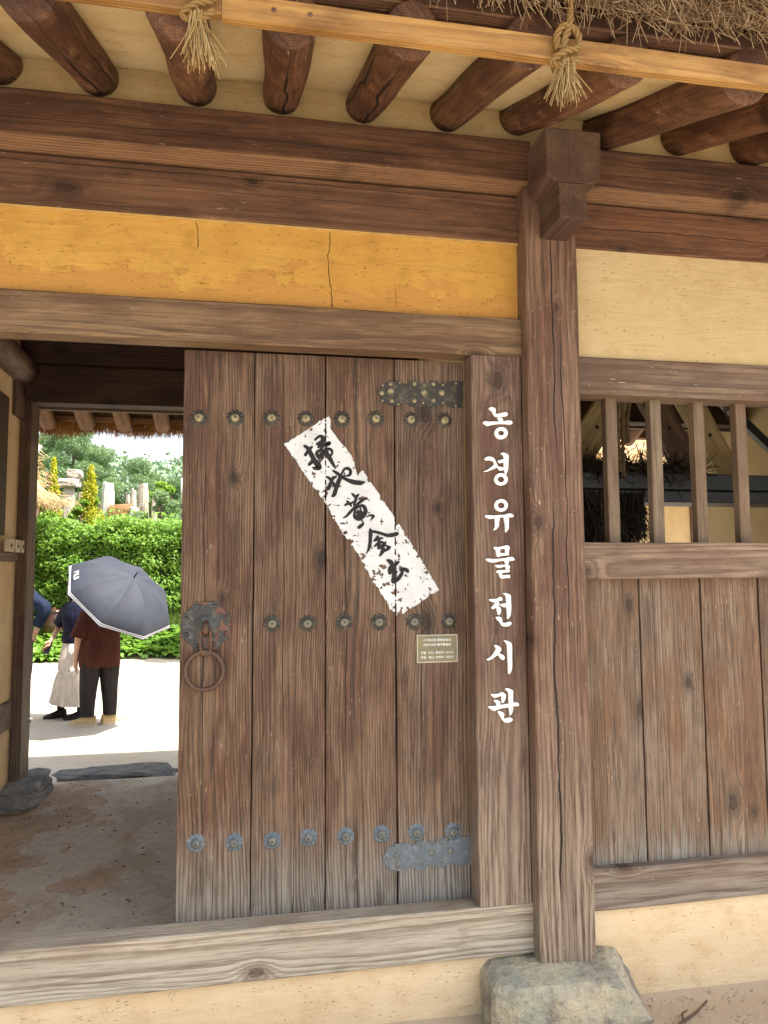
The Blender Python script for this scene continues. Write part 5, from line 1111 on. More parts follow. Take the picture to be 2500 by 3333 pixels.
pillar(-3.07, 18.1, 4.05, .16, M_pillar, 'slim pointed dark stone pillar in the middle of the planting')
pillar(-2.84, 18.2, 4.24, .28, M_pillar, 'tall square pale pillar right of the slim pointed one')
pillar(-2.72, 17.7, 3.62, .26, M_pillar, 'short pale pillar in front of the tall square one')
pillar(-2.98, 17.6, 3.52, .30, plain('white stone two', C(216, 210, 198, .7), .8, var=.1), 'short white stone slab between the brown block and the pillars')
for px_, zt_, w_, lb_ in ((-5.40, 3.66, .22, 'short pillar between the two low ones at the left'), (-4.18, 3.80, .20, 'pillar half hidden by vines beside the golden conifer'), (-3.92, 3.70, .20, 'narrow pillar just left of the tall white one'), (-3.25, 3.95, .16, 'thin grey pillar standing behind the brown stone block'), (-2.55, 3.86, .18, 'thin pillar right of the tall square one')):
    pillar(px_, 18.3, zt_, w_, M_pillar, lb_)
rock('brown_boulder', (-3.36, 17.8, 3.28), (.30, .22, .34), M_brownstone, 'squared reddish brown stone block behind the hedge', 'stone', 8.1, .10)
# trees
def crown(name, blobs, per, size, mat, parent, squash=1., up=.4, **k):
    P = []
    for (c, r) in blobs:
        m_ = int(per*(r**1.6)); v = nrg.normal(size=(m_, 3)); v /= np.linalg.norm(v, axis=1)[:, None]
        v *= (r*nrg.uniform(.45, 1.05, m_)**.6)[:, None]; v[:, 2] *= squash; P.append(v+np.array(c))
    return leaves(name, np.concatenate(P), size, mat, parent, up=up, kind='stuff', **k)
def tree(name, x, y, H, R, label, seed, mat=M_pine, size=.16, per=900, nb=22, trunk=.14, squash=.6, shape='round', cat='tree', low=.35, group=None):
    rd = random.Random(seed); z0_ = gz(x, y)-.1; T = thing(name, (x, y, z0_), label, cat, group)
    pts = [(x+rd.uniform(-.05, .05)*H*u, y, z0_+H*u*.9) for u in (0, .25, .5, .75, 1)]
    MB().tube(pts, trunk, 8, rfun=lambda u: 1-.75*u).build('trunk', M_bark, T, True)
    bl = []
    for i in range(nb):
        u = low+(1-low)*((i+.5)/nb); a = rd.uniform(0, 6.283)
        if shape == 'cone': tt_ = (u-low)/(1-low); rad = R*(1-tt_)*.42; r_ = R*(.72*(1-tt_)+.12)
        else: rad = R*math.sqrt(max(.05, 1-((u-low)/(1-low)*1.6-.6)**2))*rd.uniform(.35, .85); r_ = R*rd.uniform(.22, .36)
        c_ = (x+rad*math.cos(a), y+rad*math.sin(a), z0_+H*u); bl.append((c_, r_))
        if i % 3 == 0: MB().tube([(x, y, c_[2]-.25*rad), c_], trunk*.28, 5, rfun=lambda u: 1-.6*u).build('limb', M_bark, T, True)
    crown('crown', bl, per, size, mat, T, squash, aspect=.22 if mat is M_pine else .5)
GT = 'trees beyond the hedge'
tree('pine_tree', -6.55, 27.0, 5.0, 1.9, 'tallest blue green pine above the conifers at the left', 1, per=3600, size=.11, nb=34, low=.30)
tree('pine_tree', -7.9, 30.0, 4.3, 1.3, 'smaller pine left behind the tallest one', 12, per=3200, size=.11)
tree('pine_tree', -4.30, 26.0, 3.7, 1.25, 'mid height pine with an open trunk, right of the tallest one', 3, per=3600, size=.10, nb=26, low=.25)
tree('pine_tree', -2.55, 24.0, 3.0, 1.15, 'spreading pine near the right side of the gateway view', 4, per=3600, size=.10, low=.25)
tree('pine_tree', -5.6, 22.0, 2.6, .95, 'low dense pine behind the capped pillar', 5, per=3600, size=.09, low=.15)
tree('pine_tree', -1.1, 27.0, 4.2, 1.6, 'pine half hidden by the gate leaf at the right', 6, per=3200, size=.11)
tree('broadleaf_shrub', -3.35, 21.0, 2.9, .8, 'soft green shrub behind the white stone pillar', 7, mat=M_pine2, per=1600, size=.12, low=.1, cat='shrub')
tree('golden_conifer', -4.02, 17.2, 3.45, .60, 'golden yellow pointed conifer between the capped and the white pillar', 8, mat=M_gold, per=2600, size=.075, nb=34, shape='cone', low=.08, squash=1.2, cat='conifer')
tree('golden_conifer', -4.86, 16.9, 3.65, .42, 'narrow golden conifer in front of the left pillars', 9, mat=M_gold, per=4200, size=.07, nb=34, shape='cone', low=.08, squash=1.2, cat='conifer')
tree('juniper', -5.15, 16.4, 2.65, .75, 'feathery green juniper above the hedge at the far left', 10, mat=M_vine, per=3000, size=.10, low=.2, cat='shrub')
tree('juniper', -2.2, 16.6, 2.75, .75, 'feathery green juniper above the hedge at the right', 11, mat=M_pine, per=3400, size=.10, low=.2, cat='shrub')
tree('juniper', -2.45, 19.5, 3.0, .60, 'light green shrub with brown tips behind the square pillar', 13, mat=M_vine, per=3000, size=.11, low=.2, cat='shrub')
tree('climbing_vine', -4.18, 17.0, 2.55, .40, 'light green vine covering the stone left of the white pillar', 14, mat=M_vine, per=7000, size=.10, low=.25, cat='vine')
tree('climbing_vine', -3.92, 17.3, 2.65, .36, 'vine hanging over the stone right of the golden conifer', 15, mat=M_vine, per=7000, size=.10, low=.25, cat='vine')
tree('shade_tree', 1.9, 10.9, 5.6, 1.9, 'leafy tree right of the courtyard throwing shade on the border', 16, mat=M_hedge, per=1500, size=.22, nb=34, low=.45, trunk=.22)
# wood on the far hill
n = 60000
fx = nrg.uniform(-60, 40, n); fy = nrg.uniform(44, 66, n); cl = np.array([nz(x*.32, y*.32, 3)+.5*nz(x*.9, y*.9, 1) for x, y in zip(fx, fy)])
fz = np.array([gz(x, y) for x, y in zip(fx, fy)])+nrg.random(n)*(2.3+2.2*cl)+.02*np.clip(-fx, 0, 60)
tag(leaves('far_wood', np.stack([fx, fy, fz], 1), .42, M_pine2, None, kind='stuff', aspect=.7), 'blue green wood covering the far hill under the white sky', 'wood')
# light pole at the right of the view
lp = thing('light_pole', (-1.75, 20, 2.0), 'slim white topped pole with dark lower part behind the hedge', 'pole')
MB().tube([(-1.93, 20, 1.4), (-1.93, 20, 3.85)], .05, 12).build('lower_pole', M_blackbeam, lp, True)
MB().tube([(-1.93, 20, 3.85), (-1.93, 20, 4.65)], .055, 12).build('upper_pole', M_letter, lp, True)
MB().tube([(-1.93, 20, 4.3), (-1.8, 20, 4.38), (-1.6, 20, 4.3)], .015, 6).build('bracket_arm', M_blackbeam, lp, True)
# ------------------------------------------------------------------ people
M_skin = plain('skin', (.46, .27, .18, 1), .5, 0, .4, .06, 30)
M_hair = plain('dark hair', (.012, .009, .008, 1), .45, 0, .5, .3, 80)
def cloth(name, col, rough=.85, fold=1., sc=7., sheen=0.):
    t = NT(name); p = t.pos(); X, Y, Z = t.sep(p)
    n = t.noise(t.comb(t.M('MULTIPLY', X, 1.6), t.M('MULTIPLY', Y, 1.6), t.M('MULTIPLY', Z, .6)), sc*1.6, 3, .5, .8); n2 = t.noise(p, 160, 2)
    f = t.mr(n, .3, .7, .86, 1.12); c = t.mix(1., col, t.comb(f, f, f), 'MULTIPLY')
    return t.done(c, rough, t.bump(t.M('ADD', n, t.M('MULTIPLY', n2, .05)), .018*fold, .9), .2)
M_navy = cloth('navy cloth', (.010, .011, .030, 1)); M_brownc = cloth('brown cloth', (.060, .017, .010, 1)); M_char = cloth('charcoal cloth', (.026, .021, .021, 1))
M_skirt = cloth('cream cloth', (.66, .58, .50, 1), .8, .7); M_denim = cloth('dark denim', (.010, .017, .040, 1)); M_shoe = plain('black leather', (.012, .012, .014, 1), .35, 0, .5)
M_tan = plain('cream trainer', (.52, .36, .18, 1), .6); M_sole = plain('pale sole', (.55, .47, .36, 1), .7)
def body(J, E_, parent, name='body', mat=None):
    names = list(J); ix = {k: i for i, k in enumerate(names)}
    me = bpy.data.meshes.new(name); me.from_pydata([J[k][0] for k in names], [(ix[a], ix[b]) for a, b in E_], [])
    me.update(); o = bpy.data.objects.new(name, me); COL.objects.link(o)
    md = o.modifiers.new('skin', 'SKIN'); md.use_smooth_shade = True
    sv = me.skin_vertices[0].data if len(me.skin_vertices) else None
    for i, k in enumerate(names):
        r = J[k][1]; r = (r, r) if not isinstance(r, tuple) else r
        sv[i].radius = r; sv[i].use_root = (i == 0)
    sb = o.modifiers.new('sub', 'SUBSURF'); sb.levels = 2; sb.render_levels = 2
    me.materials.append(mat or M_skin); adopt(o, parent); return o
def hand(J, E_, wrist, d, thumbdir, pre, curl=.5, palmn=None):
    """adds a palm, four fingers and a thumb hanging from a wrist joint; d = direction of the hand"""
    w = Vector(J[wrist][0]); d = Vector(d).normalized(); th = Vector(thumbdir).normalized(); th = (th-d*th.dot(d)).normalized(); pn = d.cross(th).normalized()
    if palmn is not None and pn.dot(Vector(palmn)) < 0: pn = -pn
    J[pre+'p'] = (tuple(w+d*.045), (.036, .018)); E_.append((wrist, pre+'p'))
    for i in range(4):
        o_ = th*(.030-.020*i); L_ = (.068, .076, .070, .056)[i]
        a = w+d*.082+o_; b = a+(d*(1-curl*.5)+pn*curl*.5).normalized()*L_*.5; c_ = b+(d*(1-curl)+pn*curl).normalized()*L_*.5
        J[f'{pre}{i}a'] = (tuple(a), .0105); J[f'{pre}{i}b'] = (tuple(b), .0092); J[f'{pre}{i}c'] = (tuple(c_), .0078)
        E_ += [(pre+'p', f'{pre}{i}a'), (f'{pre}{i}a', f'{pre}{i}b'), (f'{pre}{i}b', f'{pre}{i}c')]
    a = w+d*.030+th*.036; b = a+(d*.75+th*.55).normalized()*.034; c_ = b+(d*.9+pn*.35).normalized()*.028
    J[pre+'ta'] = (tuple(a), .0125); J[pre+'tb'] = (tuple(b), .0108); J[pre+'tc'] = (tuple(c_), .009)
    E_ += [(pre+'p', pre+'ta'), (pre+'ta', pre+'tb'), (pre+'tb', pre+'tc')]
def loft(name, rings, mat, parent, seg=36, fold=0., fn=7, thick=True, cap=False, sub=4):
    """rings: (centre, rx, ry, dirx, fold weight); smooth between rings"""
    dat = [tuple(c)+(rx, ry)+tuple(dx_)+(w,) for (c, rx, ry, dx_, w) in rings]
    dat = smooth_line(dat, sub); V = []; F = []; n = len(dat); sd = rng.random()*30
    P = [Vector(q[:3]) for q in dat]
    for i, q in enumerate(dat):
        t_ = (P[min(n-1, i+1)]-P[max(0, i-1)]).normalized(); a_ = Vector(q[5:8]); a_ = (a_-t_*a_.dot(t_)).normalized(); b_ = t_.cross(a_)
        for k in range(seg):
            th = 2*math.pi*k/seg; f = 1+fold*q[8]*(math.sin(fn*th+sd+2*nz(th, i*.05+sd))+.6*math.sin((fn*1.7)*th+sd*2))+.05*nz(math.cos(th)*2+sd, math.sin(th)*2, i*.18)
            V.append(P[i]+a_*q[3]*f*math.cos(th)+b_*q[4]*f*math.sin(th))
    F = [(i*seg+k, i*seg+(k+1) % seg, (i+1)*seg+(k+1) % seg, (i+1)*seg+k) for i in range(n-1) for k in range(seg)]
    if cap: F += [tuple(range(seg-1, -1, -1)), tuple((n-1)*seg+k for k in range(seg))]
    return V, F
def head_parts(T, c, face, r=.098, hair_len=.12):
    """c: head centre; face: unit vector the face looks along"""
    f = Vector(face).normalized(); s = f.cross(Vector((0, 0, 1))).normalized(); c = Vector(c)
    V = []; F = []; nu, nv = 24, 18
    for j in range(nv+1):
        ph = math.pi*j/nv
        for k in range(nu):
            th = 2*math.pi*k/nu; x = math.sin(ph)*math.cos(th); y = math.sin(ph)*math.sin(th); z = math.cos(ph)
            jaw = 1-.28*max(0, -z)**1.5; X_ = x*r*.78*jaw; Y_ = y*r*.95*(1-.12*max(0, -z)); Z_ = z*r*1.18
            fw = max(0, y)
            nose = math.exp(-((x/.16)**2+((z+.08)/.20)**2))*fw*.022; eye = -math.exp(-(((abs(x)-.36)/.16)**2+((z-.10)/.12)**2))*fw*.010
            lip = math.exp(-((x/.28)**2+((z+.42)/.07)**2))*fw*.006; chin = math.exp(-((x/.3)**2+((z+.72)/.2)**2))*fw*.010
            Y_ += nose+eye+lip+chin
            V.append(c+s*X_+f*Y_+Vector((0, 0, Z_)))
    F = [(j*nu+k, (j+1)*nu+k, (j+1)*nu+(k+1) % nu, j*nu+(k+1) % nu) for j in range(nv) for k in range(nu)]
    mesh_obj('head', V, F, M_skin, T, True)
    for sg in (-1, 1):
        e = c+s*(sg*.034)+f*(r*.88)+Vector((0, 0, .012)); MB().tube([e-s*.010, e+f*.002, e+s*.010], .0045, 6).build('eye', M_hair, T, True)
        q = c+s*(sg*r*.78); MB().tube([q+Vector((0, 0, .02)), q+s*(sg*.012)-f*.008, q-Vector((0, 0, .025))], .009, 6).build('ear', M_skin, T, True)
    m_ = c+f*(r*.92)+Vector((0, 0, -.047)); MB().tube([m_-s*.02, m_+f*.003, m_+s*.02], .004, 6).build('mouth', plain('lips', (.35, .12, .10, 1)), T, True)
    V = []; F = []
    for j in range(nv+1):
        ph = math.pi*.98*j/nv*.78
        for k in range(nu):
            th = 2*math.pi*k/nu; x = math.sin(ph)*math.cos(th); y = math.sin(ph)*math.sin(th); z = math.cos(ph)
            g_ = 1.10+.02*nz(x*4, y*4, z*4); zz = z
            fr_ = max(0, y-.25)
            if y > .25: zz = max(z, .45+fr_*.2)
            ext = hair_len*max(0, -(z+.1))*(1 if y < .25 else 0)
            V.append(c+s*(x*r*.82*g_)+f*(y*r*g_*.98-.004)+Vector((0, 0, zz*r*1.18*g_-ext)))
    F = [(j*nu+k, (j+1)*nu+k, (j+1)*nu+(k+1) % nu, j*nu+(k+1) % nu) for j in range(nv) for k in range(nu)]
    mesh_obj('hair', V, F, M_hair, T, True)
def shoe(T, heel, toe, mat, sole=None, chunky=1., name='shoe'):
    h = Vector(heel); t_ = Vector(toe); ax = (t_-h); L_ = ax.length; ax.normalize(); s = Vector((-ax.y, ax.x, 0))
    prof = [(0, .030, .075), (.12, .036, .085), (.35, .034, .080), (.6, .043, .055), (.85, .044, .040), (1., .022, .022)]
    V = []; F = []; seg = 14
    for u, w, hh in prof:
        c_ = h+ax*(L_*u)
        for k in range(seg):
            a = math.pi*k/(seg-1); V.append(c_+s*(w*chunky*math.cos(a))+Vector((0, 0, .012*chunky+hh*chunky*math.sin(a))))
    n = len(prof); F = [(i*seg+k, i*seg+k+1, (i+1)*seg+k+1, (i+1)*seg+k) for i in range(n-1) for k in range(seg-1)]
    F += [tuple(range(seg)), tuple((n-1)*seg+k for k in range(seg-1, -1, -1))]
    sh = mesh_obj(name, V, F, mat, T, True)
    V = []; pts = [(0-.03, .024), (.12, .038), (.35, .036), (.62, .046), (.85, .047), (1.02, .026)]
    lo = [h+ax*(L_*u)+s*w*chunky for u, w in pts]+[h+ax*(L_*u)-s*w*chunky for u, w in reversed(pts)]
    m_ = len(lo); V = [tuple(p) for p in lo]+[tuple(p+Vector((0, 0, .020*chunky))) for p in lo]
    F = [(i, (i+1) % m_, m_+(i+1) % m_, m_+i) for i in range(m_)]+[tuple(range(m_-1, -1, -1)), tuple(m_+i for i in range(m_))]
    mesh_obj('sole', V, F, sole or mat, sh)
    if chunky > 1:
        for q in range(3):
            c_ = h+ax*L_*(.48+.1*q)+Vector((0, 0, (.085-.014*q)*chunky)); MB().tube([c_-s*.022, c_+Vector((0, 0, .006)), c_+s*.022], .004, 6).build('lace', M_sole, sh, True)
def gr_(x, y): return gz(x, y)

# --- woman in navy top and long cream skirt, facing left of the camera, phone in her right hand
wx, wy = -1.925, 6.06; g0 = gr_(wx, wy); fw = Vector((-.45, -.88, 0)).normalized(); sd_ = Vector((-fw.y, fw.x, 0))   # sd_ = her right? towards +x
if sd_.x > 0: sd_ = -sd_                                                             # her right hand side lies to our left
def P_(s, f, z): return Vector((wx, wy, g0))+sd_*s+fw*f+Vector((0, 0, z))
W_ = thing('person', (wx, wy, g0), 'woman in navy polo top and long cream skirt holding a phone in the courtyard', 'person')
J = {}; E_ = []
J['pel'] = (tuple(P_(0, 0, .86)), (.125, .09)); J['sp'] = (tuple(P_(0, .01, 1.02)), (.105, .08)); J['ch'] = (tuple(P_(0, 0, 1.18)), (.12, .085)); J['nk'] = (tuple(P_(0, 0, 1.30)), .048); J['hd'] = (tuple(P_(0, .01, 1.37)), .050)
E_ += [('pel', 'sp'), ('sp', 'ch'), ('ch', 'nk'), ('nk', 'hd')]
for nm, sg in (('R', 1), ('L', -1)):
    J['sh'+nm] = (tuple(P_(sg*.155, 0, 1.235)), .050); E_.append(('ch', 'sh'+nm))
    J['hp'+nm] = (tuple(P_(sg*.085, 0, .80)), .085); J['kn'+nm] = (tuple(P_(sg*.085, .02, .44)), .052); J['an'+nm] = (tuple(P_(sg*.10+(.07 if sg > 0 else 0), .0, .09)), .034)
    E_ += [('pel', 'hp'+nm), ('hp'+nm, 'kn'+nm), ('kn'+nm, 'an'+nm)]
J['elR'] = (tuple(P_(.235, -.02, 1.03)), .036); J['wrR'] = (tuple(P_(.235, .11, .875)), .024)
J['elL'] = (tuple(P_(-.22, -.02, 1.02)), .036); J['wrL'] = (tuple(P_(-.18, .12, .90)), .024)
E_ += [('shR', 'elR'), ('elR', 'wrR'), ('shL', 'elL'), ('elL', 'wrL')]
hand(J, E_, 'wrR', P_(.235, .16, .80)-P_(.235, .11, .875), fw+Vector((0, 0, .3)), 'r', .75)
hand(J, E_, 'wrL', (0, 0, -1), fw, 'l', .35)
body(J, E_, W_)
head_parts(W_, P_(0, .02, 1.475), fw, hair_len=.2)
V, F = loft('top', [(P_(0, 0, .845), .150, .115, sd_, 1), (P_(0, 0, .90), .152, .118, sd_, 1), (P_(0, .005, 1.0), .142, .108, sd_, .7), (P_(0, .01, 1.12), .158, .118, sd_, .4), (P_(0, 0, 1.20), .178, .112, sd_, .2), (P_(0, 0, 1.275), .150, .09, sd_, 0), (P_(0, 0, 1.315), .066, .062, sd_, 0)], None, None, fold=.035, fn=6)
mb = MB().add(V, F)
for sg, el in ((1, 'elR'), (-1, 'elL')):
    a = P_(sg*.10, 0, 1.245); b = Vector(J[el][0]); c_ = a.lerp(b, .92)
    V, F = loft('sleeve', [(a, .075, .075, fw, 0), (a.lerp(c_, .5), .072, .07, fw, 1), (c_, .075, .072, fw, 1)], None, None, fold=.05, fn=4, seg=20); mb.add(V, F)
top = mb.build('polo_top', M_navy, W_, True)
c1 = MB(); c1.tube([P_(.058*math.cos(a), .05*math.sin(a)+.012, 1.295-.02*max(0, math.sin(a))) for a in np.linspace(-2.6, 5.7, 22)[3:20]], .012, 6); c1.build('collar', M_navy, top, True)
V, F = loft('skirt', [(P_(0, 0, .88), .118, .10, sd_, .1), (P_(0, 0, .80), .145, .125, sd_, .5), (P_(0, 0, .60), .170, .155, sd_, 1), (P_(0, 0, .52), .172, .158, sd_, .6), (P_(0, 0, .50), .182, .168, sd_, 1.), (P_(.01, 0, .34), .225, .19, sd_, 1), (P_(.02, 0, .165), .255, .21, sd_, 1.2)], None, None, fold=.045, fn=11, seg=110)
MB().add(V, F).build('skirt', M_skirt, W_, True)
for nm in 'RL':
    a = Vector(J['an'+nm][0]); MB().tube([a+Vector((0, 0, .0)), a+Vector((0, 0, .12))], .042, 12).build('sock', M_shoe, W_, True)
    d = (fw*.6+Vector((-.8, 0, 0))).normalized(); h_ = Vector((a.x, a.y, gr_(a.x, a.y)))-d*.06
    shoe(W_, h_, h_+d*.24, M_shoe)
ph = thing('phone', tuple(P_(.24, .16, .80)), 'black smartphone held in the hand of the woman in the navy top', 'phone')
pc = P_(.238, .155, .80); up_ = (fw*-.45+Vector((0, 0, 1)))*1.; up_.normalize(); sx_ = sd_; nn_ = up_.cross(sx_).normalized()
def obox(mb, c, a, b, d, ha, hb, hd):
    V = [c+a*i*ha+b*j*hb+d*k*hd for i in (-1, 1) for j in (-1, 1) for k in (-1, 1)]
    return mb.add(V, [(0, 1, 3, 2), (4, 6, 7, 5), (0, 4, 5, 1), (2, 3, 7, 6), (0, 2, 6, 4), (1, 5, 7, 3)])
mb = MB(); obox(mb, pc, up_, sx_, nn_, .075, .037, .005); mb.build('case', M_shoe, ph)
mb = MB(); obox(mb, pc+nn_*.0055, up_, sx_, nn_, .068, .032, .0006); mb.build('screen', plain('phone glass', (.01, .01, .012, 1), .1), ph)

# --- person in brown shirt seen from behind, holding the umbrella
bx_, by_ = -1.565, 5.60; g1 = gr_(bx_, by_); fb_ = Vector((-.35, .94, 0)).normalized(); sb_ = Vector((fb_.y, -fb_.x, 0))   # sb_ = their right, towards +x
def Q_(s, f, z): return Vector((bx_, by_, g1))+sb_*s+fb_*f+Vector((0, 0, z))
B_ = thing('person', (bx_, by_, g1), 'person in brown shirt, charcoal trousers and cream trainers seen from behind under the umbrella', 'person')
J = {}; E_ = []
J['pel'] = (tuple(Q_(0, 0, .82)), (.14, .10)); J['sp'] = (tuple(Q_(0, .0, .98)), (.12, .09)); J['ch'] = (tuple(Q_(0, 0, 1.14)), (.14, .10)); J['nk'] = (tuple(Q_(0, 0, 1.27)), .05); J['hd'] = (tuple(Q_(0, .01, 1.34)), .052)
E_ += [('pel', 'sp'), ('sp', 'ch'), ('ch', 'nk'), ('nk', 'hd')]
for nm, sg in (('R', 1), ('L', -1)):
    J['sh'+nm] = (tuple(Q_(sg*.165, 0, 1.20)), .055); E_.append(('ch', 'sh'+nm))
    J['hp'+nm] = (tuple(Q_(sg*.09, 0, .76)), .09); J['kn'+nm] = (tuple(Q_(sg*.105, .02, .43)), .058); J['an'+nm] = (tuple(Q_(sg*.115, 0, .09)), .036)
    E_ += [('pel', 'hp'+nm), ('hp'+nm, 'kn'+nm), ('kn'+nm, 'an'+nm)]
hp_ = Vector((-1.141, 5.0, 1.741))-Vector((.53, -.445, .721)).normalized()*.60
J['elL'] = (tuple(Q_(-.235, -.03, .93)), .040); J['wrL'] = (tuple(Q_(-.245, .02, .70)), .027)
J['elR'] = (tuple(Q_(.30, -.12, 1.03)), .040); J['wrR'] = (tuple(hp_+Vector((.075, .03, -.05))), .027)
E_ += [('shR', 'elR'), ('elR', 'wrR'), ('shL', 'elL'), ('elL', 'wrL')]
hand(J, E_, 'wrL', (-.05, .1, -1), fb_, 'l', .4)
uax = Vector((.53, -.445, .721)).normalized()
hand(J, E_, 'wrR', (-.8, -.35, .45), uax, 'r', .95)
body(J, E_, B_)
head_parts(B_, Q_(0, .02, 1.45), fb_, hair_len=.05)
V, F = loft('shirt', [(Q_(0, -.01, .63), .215, .150, sb_, 1), (Q_(0, -.01, .72), .222, .158, sb_, 1), (Q_(0, 0, .90), .215, .150, sb_, .9), (Q_(0, 0, 1.05), .215, .145, sb_, .6), (Q_(0, 0, 1.16), .205, .125, sb_, .3), (Q_(0, 0, 1.24), .16, .10, sb_, 0), (Q_(0, 0, 1.29), .07, .065, sb_, 0)], None, None, fold=.035, fn=5, seg=48)
mb = MB().add(V, F)
for sg, el in ((1, 'elR'), (-1, 'elL')):
    a = Q_(sg*.13, 0, 1.20); b = Vector(J[el][0]); c_ = a.lerp(b, .98)
    V, F = loft('sleeve', [(a, .09, .09, fb_, 0), (a.lerp(c_, .5), .092, .088, fb_, 1), (c_, .098, .092, fb_, 1)], None, None, fold=.05, fn=4, seg=22); mb.add(V, F)
mb.build('shirt', M_brownc, B_, True)
mb = MB()
V, F = loft('hips', [(Q_(0, 0, .90), .15, .12, sb_, 0), (Q_(0, 0, .78), .185, .14, sb_, .5), (Q_(0, 0, .66), .18, .135, sb_, .5)], None, None, fold=.02, seg=36); mb.add(V, F)
for sg in (1, -1):
    V, F = loft('leg', [(Q_(sg*.085, 0, .74), .115, .125, sb_, .3), (Q_(sg*.10, 0, .60), .108, .118, sb_, .7), (Q_(sg*.108, .02, .42), .092, .098, sb_, 1), (Q_(sg*.115, .01, .24), .078, .085, sb_, 1.2), (Q_(sg*.115, 0, .10), .070, .078, sb_, 1.4)], None, None, fold=.035, fn=5, seg=32, cap=False); mb.add(V, F)
mb.build('trousers', M_char, B_, True)
for nm, dd in (('R', Vector((.55, .35, 0))), ('L', Vector((-.95, .15, 0)))):
    a = Vector(J['an'+nm][0]); d = dd.normalized(); h_ = Vector((a.x, a.y, gr_(a.x, a.y)))-d*.085
    shoe(B_, h_, h_+d*.27, M_tan, M_sole, 1.25, 'trainer')

# --- person in dark denim jacket, mostly hidden by the rear post
ex, ey = -2.50, 5.75; g2 = gr_(ex, ey); fe = Vector((.1, 1, 0)).normalized(); se = Vector((fe.y, -fe.x, 0))
def R_p(s, f, z): return Vector((ex, ey, g2))+se*s+fe*f+Vector((0, 0, z))
D_p = thing('person', (ex, ey, g2), 'person in a dark denim jacket whose bent elbow shows beside the rear post', 'person')
J = {}; E_ = []
J['pel'] = (tuple(R_p(0, 0, .93)), (.13, .10)); J['sp'] = (tuple(R_p(0, 0, 1.10)), (.12, .09)); J['ch'] = (tuple(R_p(0, 0, 1.30)), (.14, .10)); J['nk'] = (tuple(R_p(0, 0, 1.47)), .05); J['hd'] = (tuple(R_p(0, .01, 1.54)), .052)
E_ += [('pel', 'sp'), ('sp', 'ch'), ('ch', 'nk'), ('nk', 'hd')]
for nm, sg in (('R', 1), ('L', -1)):
    J['sh'+nm] = (tuple(R_p(sg*.17, 0, 1.41)), .055); E_.append(('ch', 'sh'+nm))
    J['hp'+nm] = (tuple(R_p(sg*.09, 0, .86)), .088); J['kn'+nm] = (tuple(R_p(sg*.10, .02, .48)), .056); J['an'+nm] = (tuple(R_p(sg*.11, 0, .09)), .036)
    E_ += [('pel', 'hp'+nm), ('hp'+nm, 'kn'+nm), ('kn'+nm, 'an'+nm)]
J['elR'] = (tuple(R_p(.36, -.10, 1.26)), .040); J['wrR'] = (tuple(R_p(.275, -.06, 1.05)), .027)
J['elL'] = (tuple(R_p(-.24, 0, 1.10)), .040); J['wrL'] = (tuple(R_p(-.24, .05, .86)), .027)
E_ += [('shR', 'elR'), ('elR', 'wrR'), ('shL', 'elL'), ('elL', 'wrL')]
hand(J, E_, 'wrR', (-.35, .1, -.9), fe, 'r', .4); hand(J, E_, 'wrL', (0, 0, -1), fe, 'l', .3)
body(J, E_, D_p); head_parts(D_p, R_p(0, .02, 1.65), fe, hair_len=.03)
V, F = loft('jacket', [(R_p(0, 0, .80), .19, .14, se, 1), (R_p(0, 0, 1.0), .19, .14, se, .8), (R_p(0, 0, 1.25), .205, .14, se, .4), (R_p(0, 0, 1.38), .20, .12, se, .2), (R_p(0, 0, 1.45), .12, .08, se, 0), (R_p(0, 0, 1.49), .06, .06, se, 0)], None, None, fold=.03, fn=5, seg=44)
mb = MB().add(V, F)
for pts in ((R_p(.13, 0, 1.41), Vector(J['elR'][0]), Vector(J['wrR'][0])), (R_p(-.13, 0, 1.41), Vector(J['elL'][0]), Vector(J['wrL'][0]))):
    a, b, c_ = pts
    V, F = loft('sleeve', [(a, .085, .085, fe, 0), (a.lerp(b, .6), .078, .075, fe, 1), (b, .074, .07, fe, 1), (b.lerp(c_, .5), .066, .062, fe, 1.5), (b.lerp(c_, .9), .055, .052, fe, 1.5)], None, None, fold=.07, fn=4, seg=24); mb.add(V, F)
mb.build('jacket', M_denim, D_p, True)
mb = MB()
for sg in (1, -1):
    V, F = loft('leg', [(R_p(sg*.08, 0, .92), .12, .13, se, .3), (R_p(sg*.10, 0, .65), .11, .115, se, .7), (R_p(sg*.10, .02, .45), .085, .09, se, 1), (R_p(sg*.11, 0, .08), .07, .08, se, 1.2)], None, None, fold=.03, fn=5, seg=28); mb.add(V, F)
mb.build('trousers', M_char, D_p, True)
for sg in (1, -1): h_ = R_p(sg*.11, -.06, 0); shoe(D_p, h_, h_+fe*.26, M_shoe)

# --- umbrella
apex = Vector((-1.141, 5.0, 1.741)); ax = uax; UR = .60; UH = .30
ua = ax.orthogonal().normalized(); ub = ax.cross(ua)
# turn the ribs so that one rib tip points down the picture, slightly right
best = None
t = NT('umbrella cloth'); ur = t.attr('ur').outputs['Fac']; p = t.pos(); n_ = t.noise(p, 9, 3)
st_ = t.M('ADD', t.M('MULTIPLY', t.mr(ur, .932, .936), t.mr(ur, .946, .950, 1, 0)), t.M('MULTIPLY', t.mr(ur, .968, .972), t.mr(ur, .984, .988, 1, 0)))
st_ = t.M('ADD', st_, t.M('MULTIPLY', t.M('MULTIPLY', t.mr(ur, .950, .952), t.mr(ur, .966, .968, 1, 0)), .35))
c = t.mix(t.mr(n_, .3, .7), (.030, .035, .048, 1), (.038, .042, .056, 1)); c = t.mix(st_, c, (.6, .6, .62, 1))
M_umb = t.done(c, .72, t.bump(n_, .004, .5), .35)
U_ = thing('umbrella', tuple(apex-ax*.5), 'dark navy umbrella with white striped rim tilted over two people in the courtyard', 'umbrella')
a0 = 0.
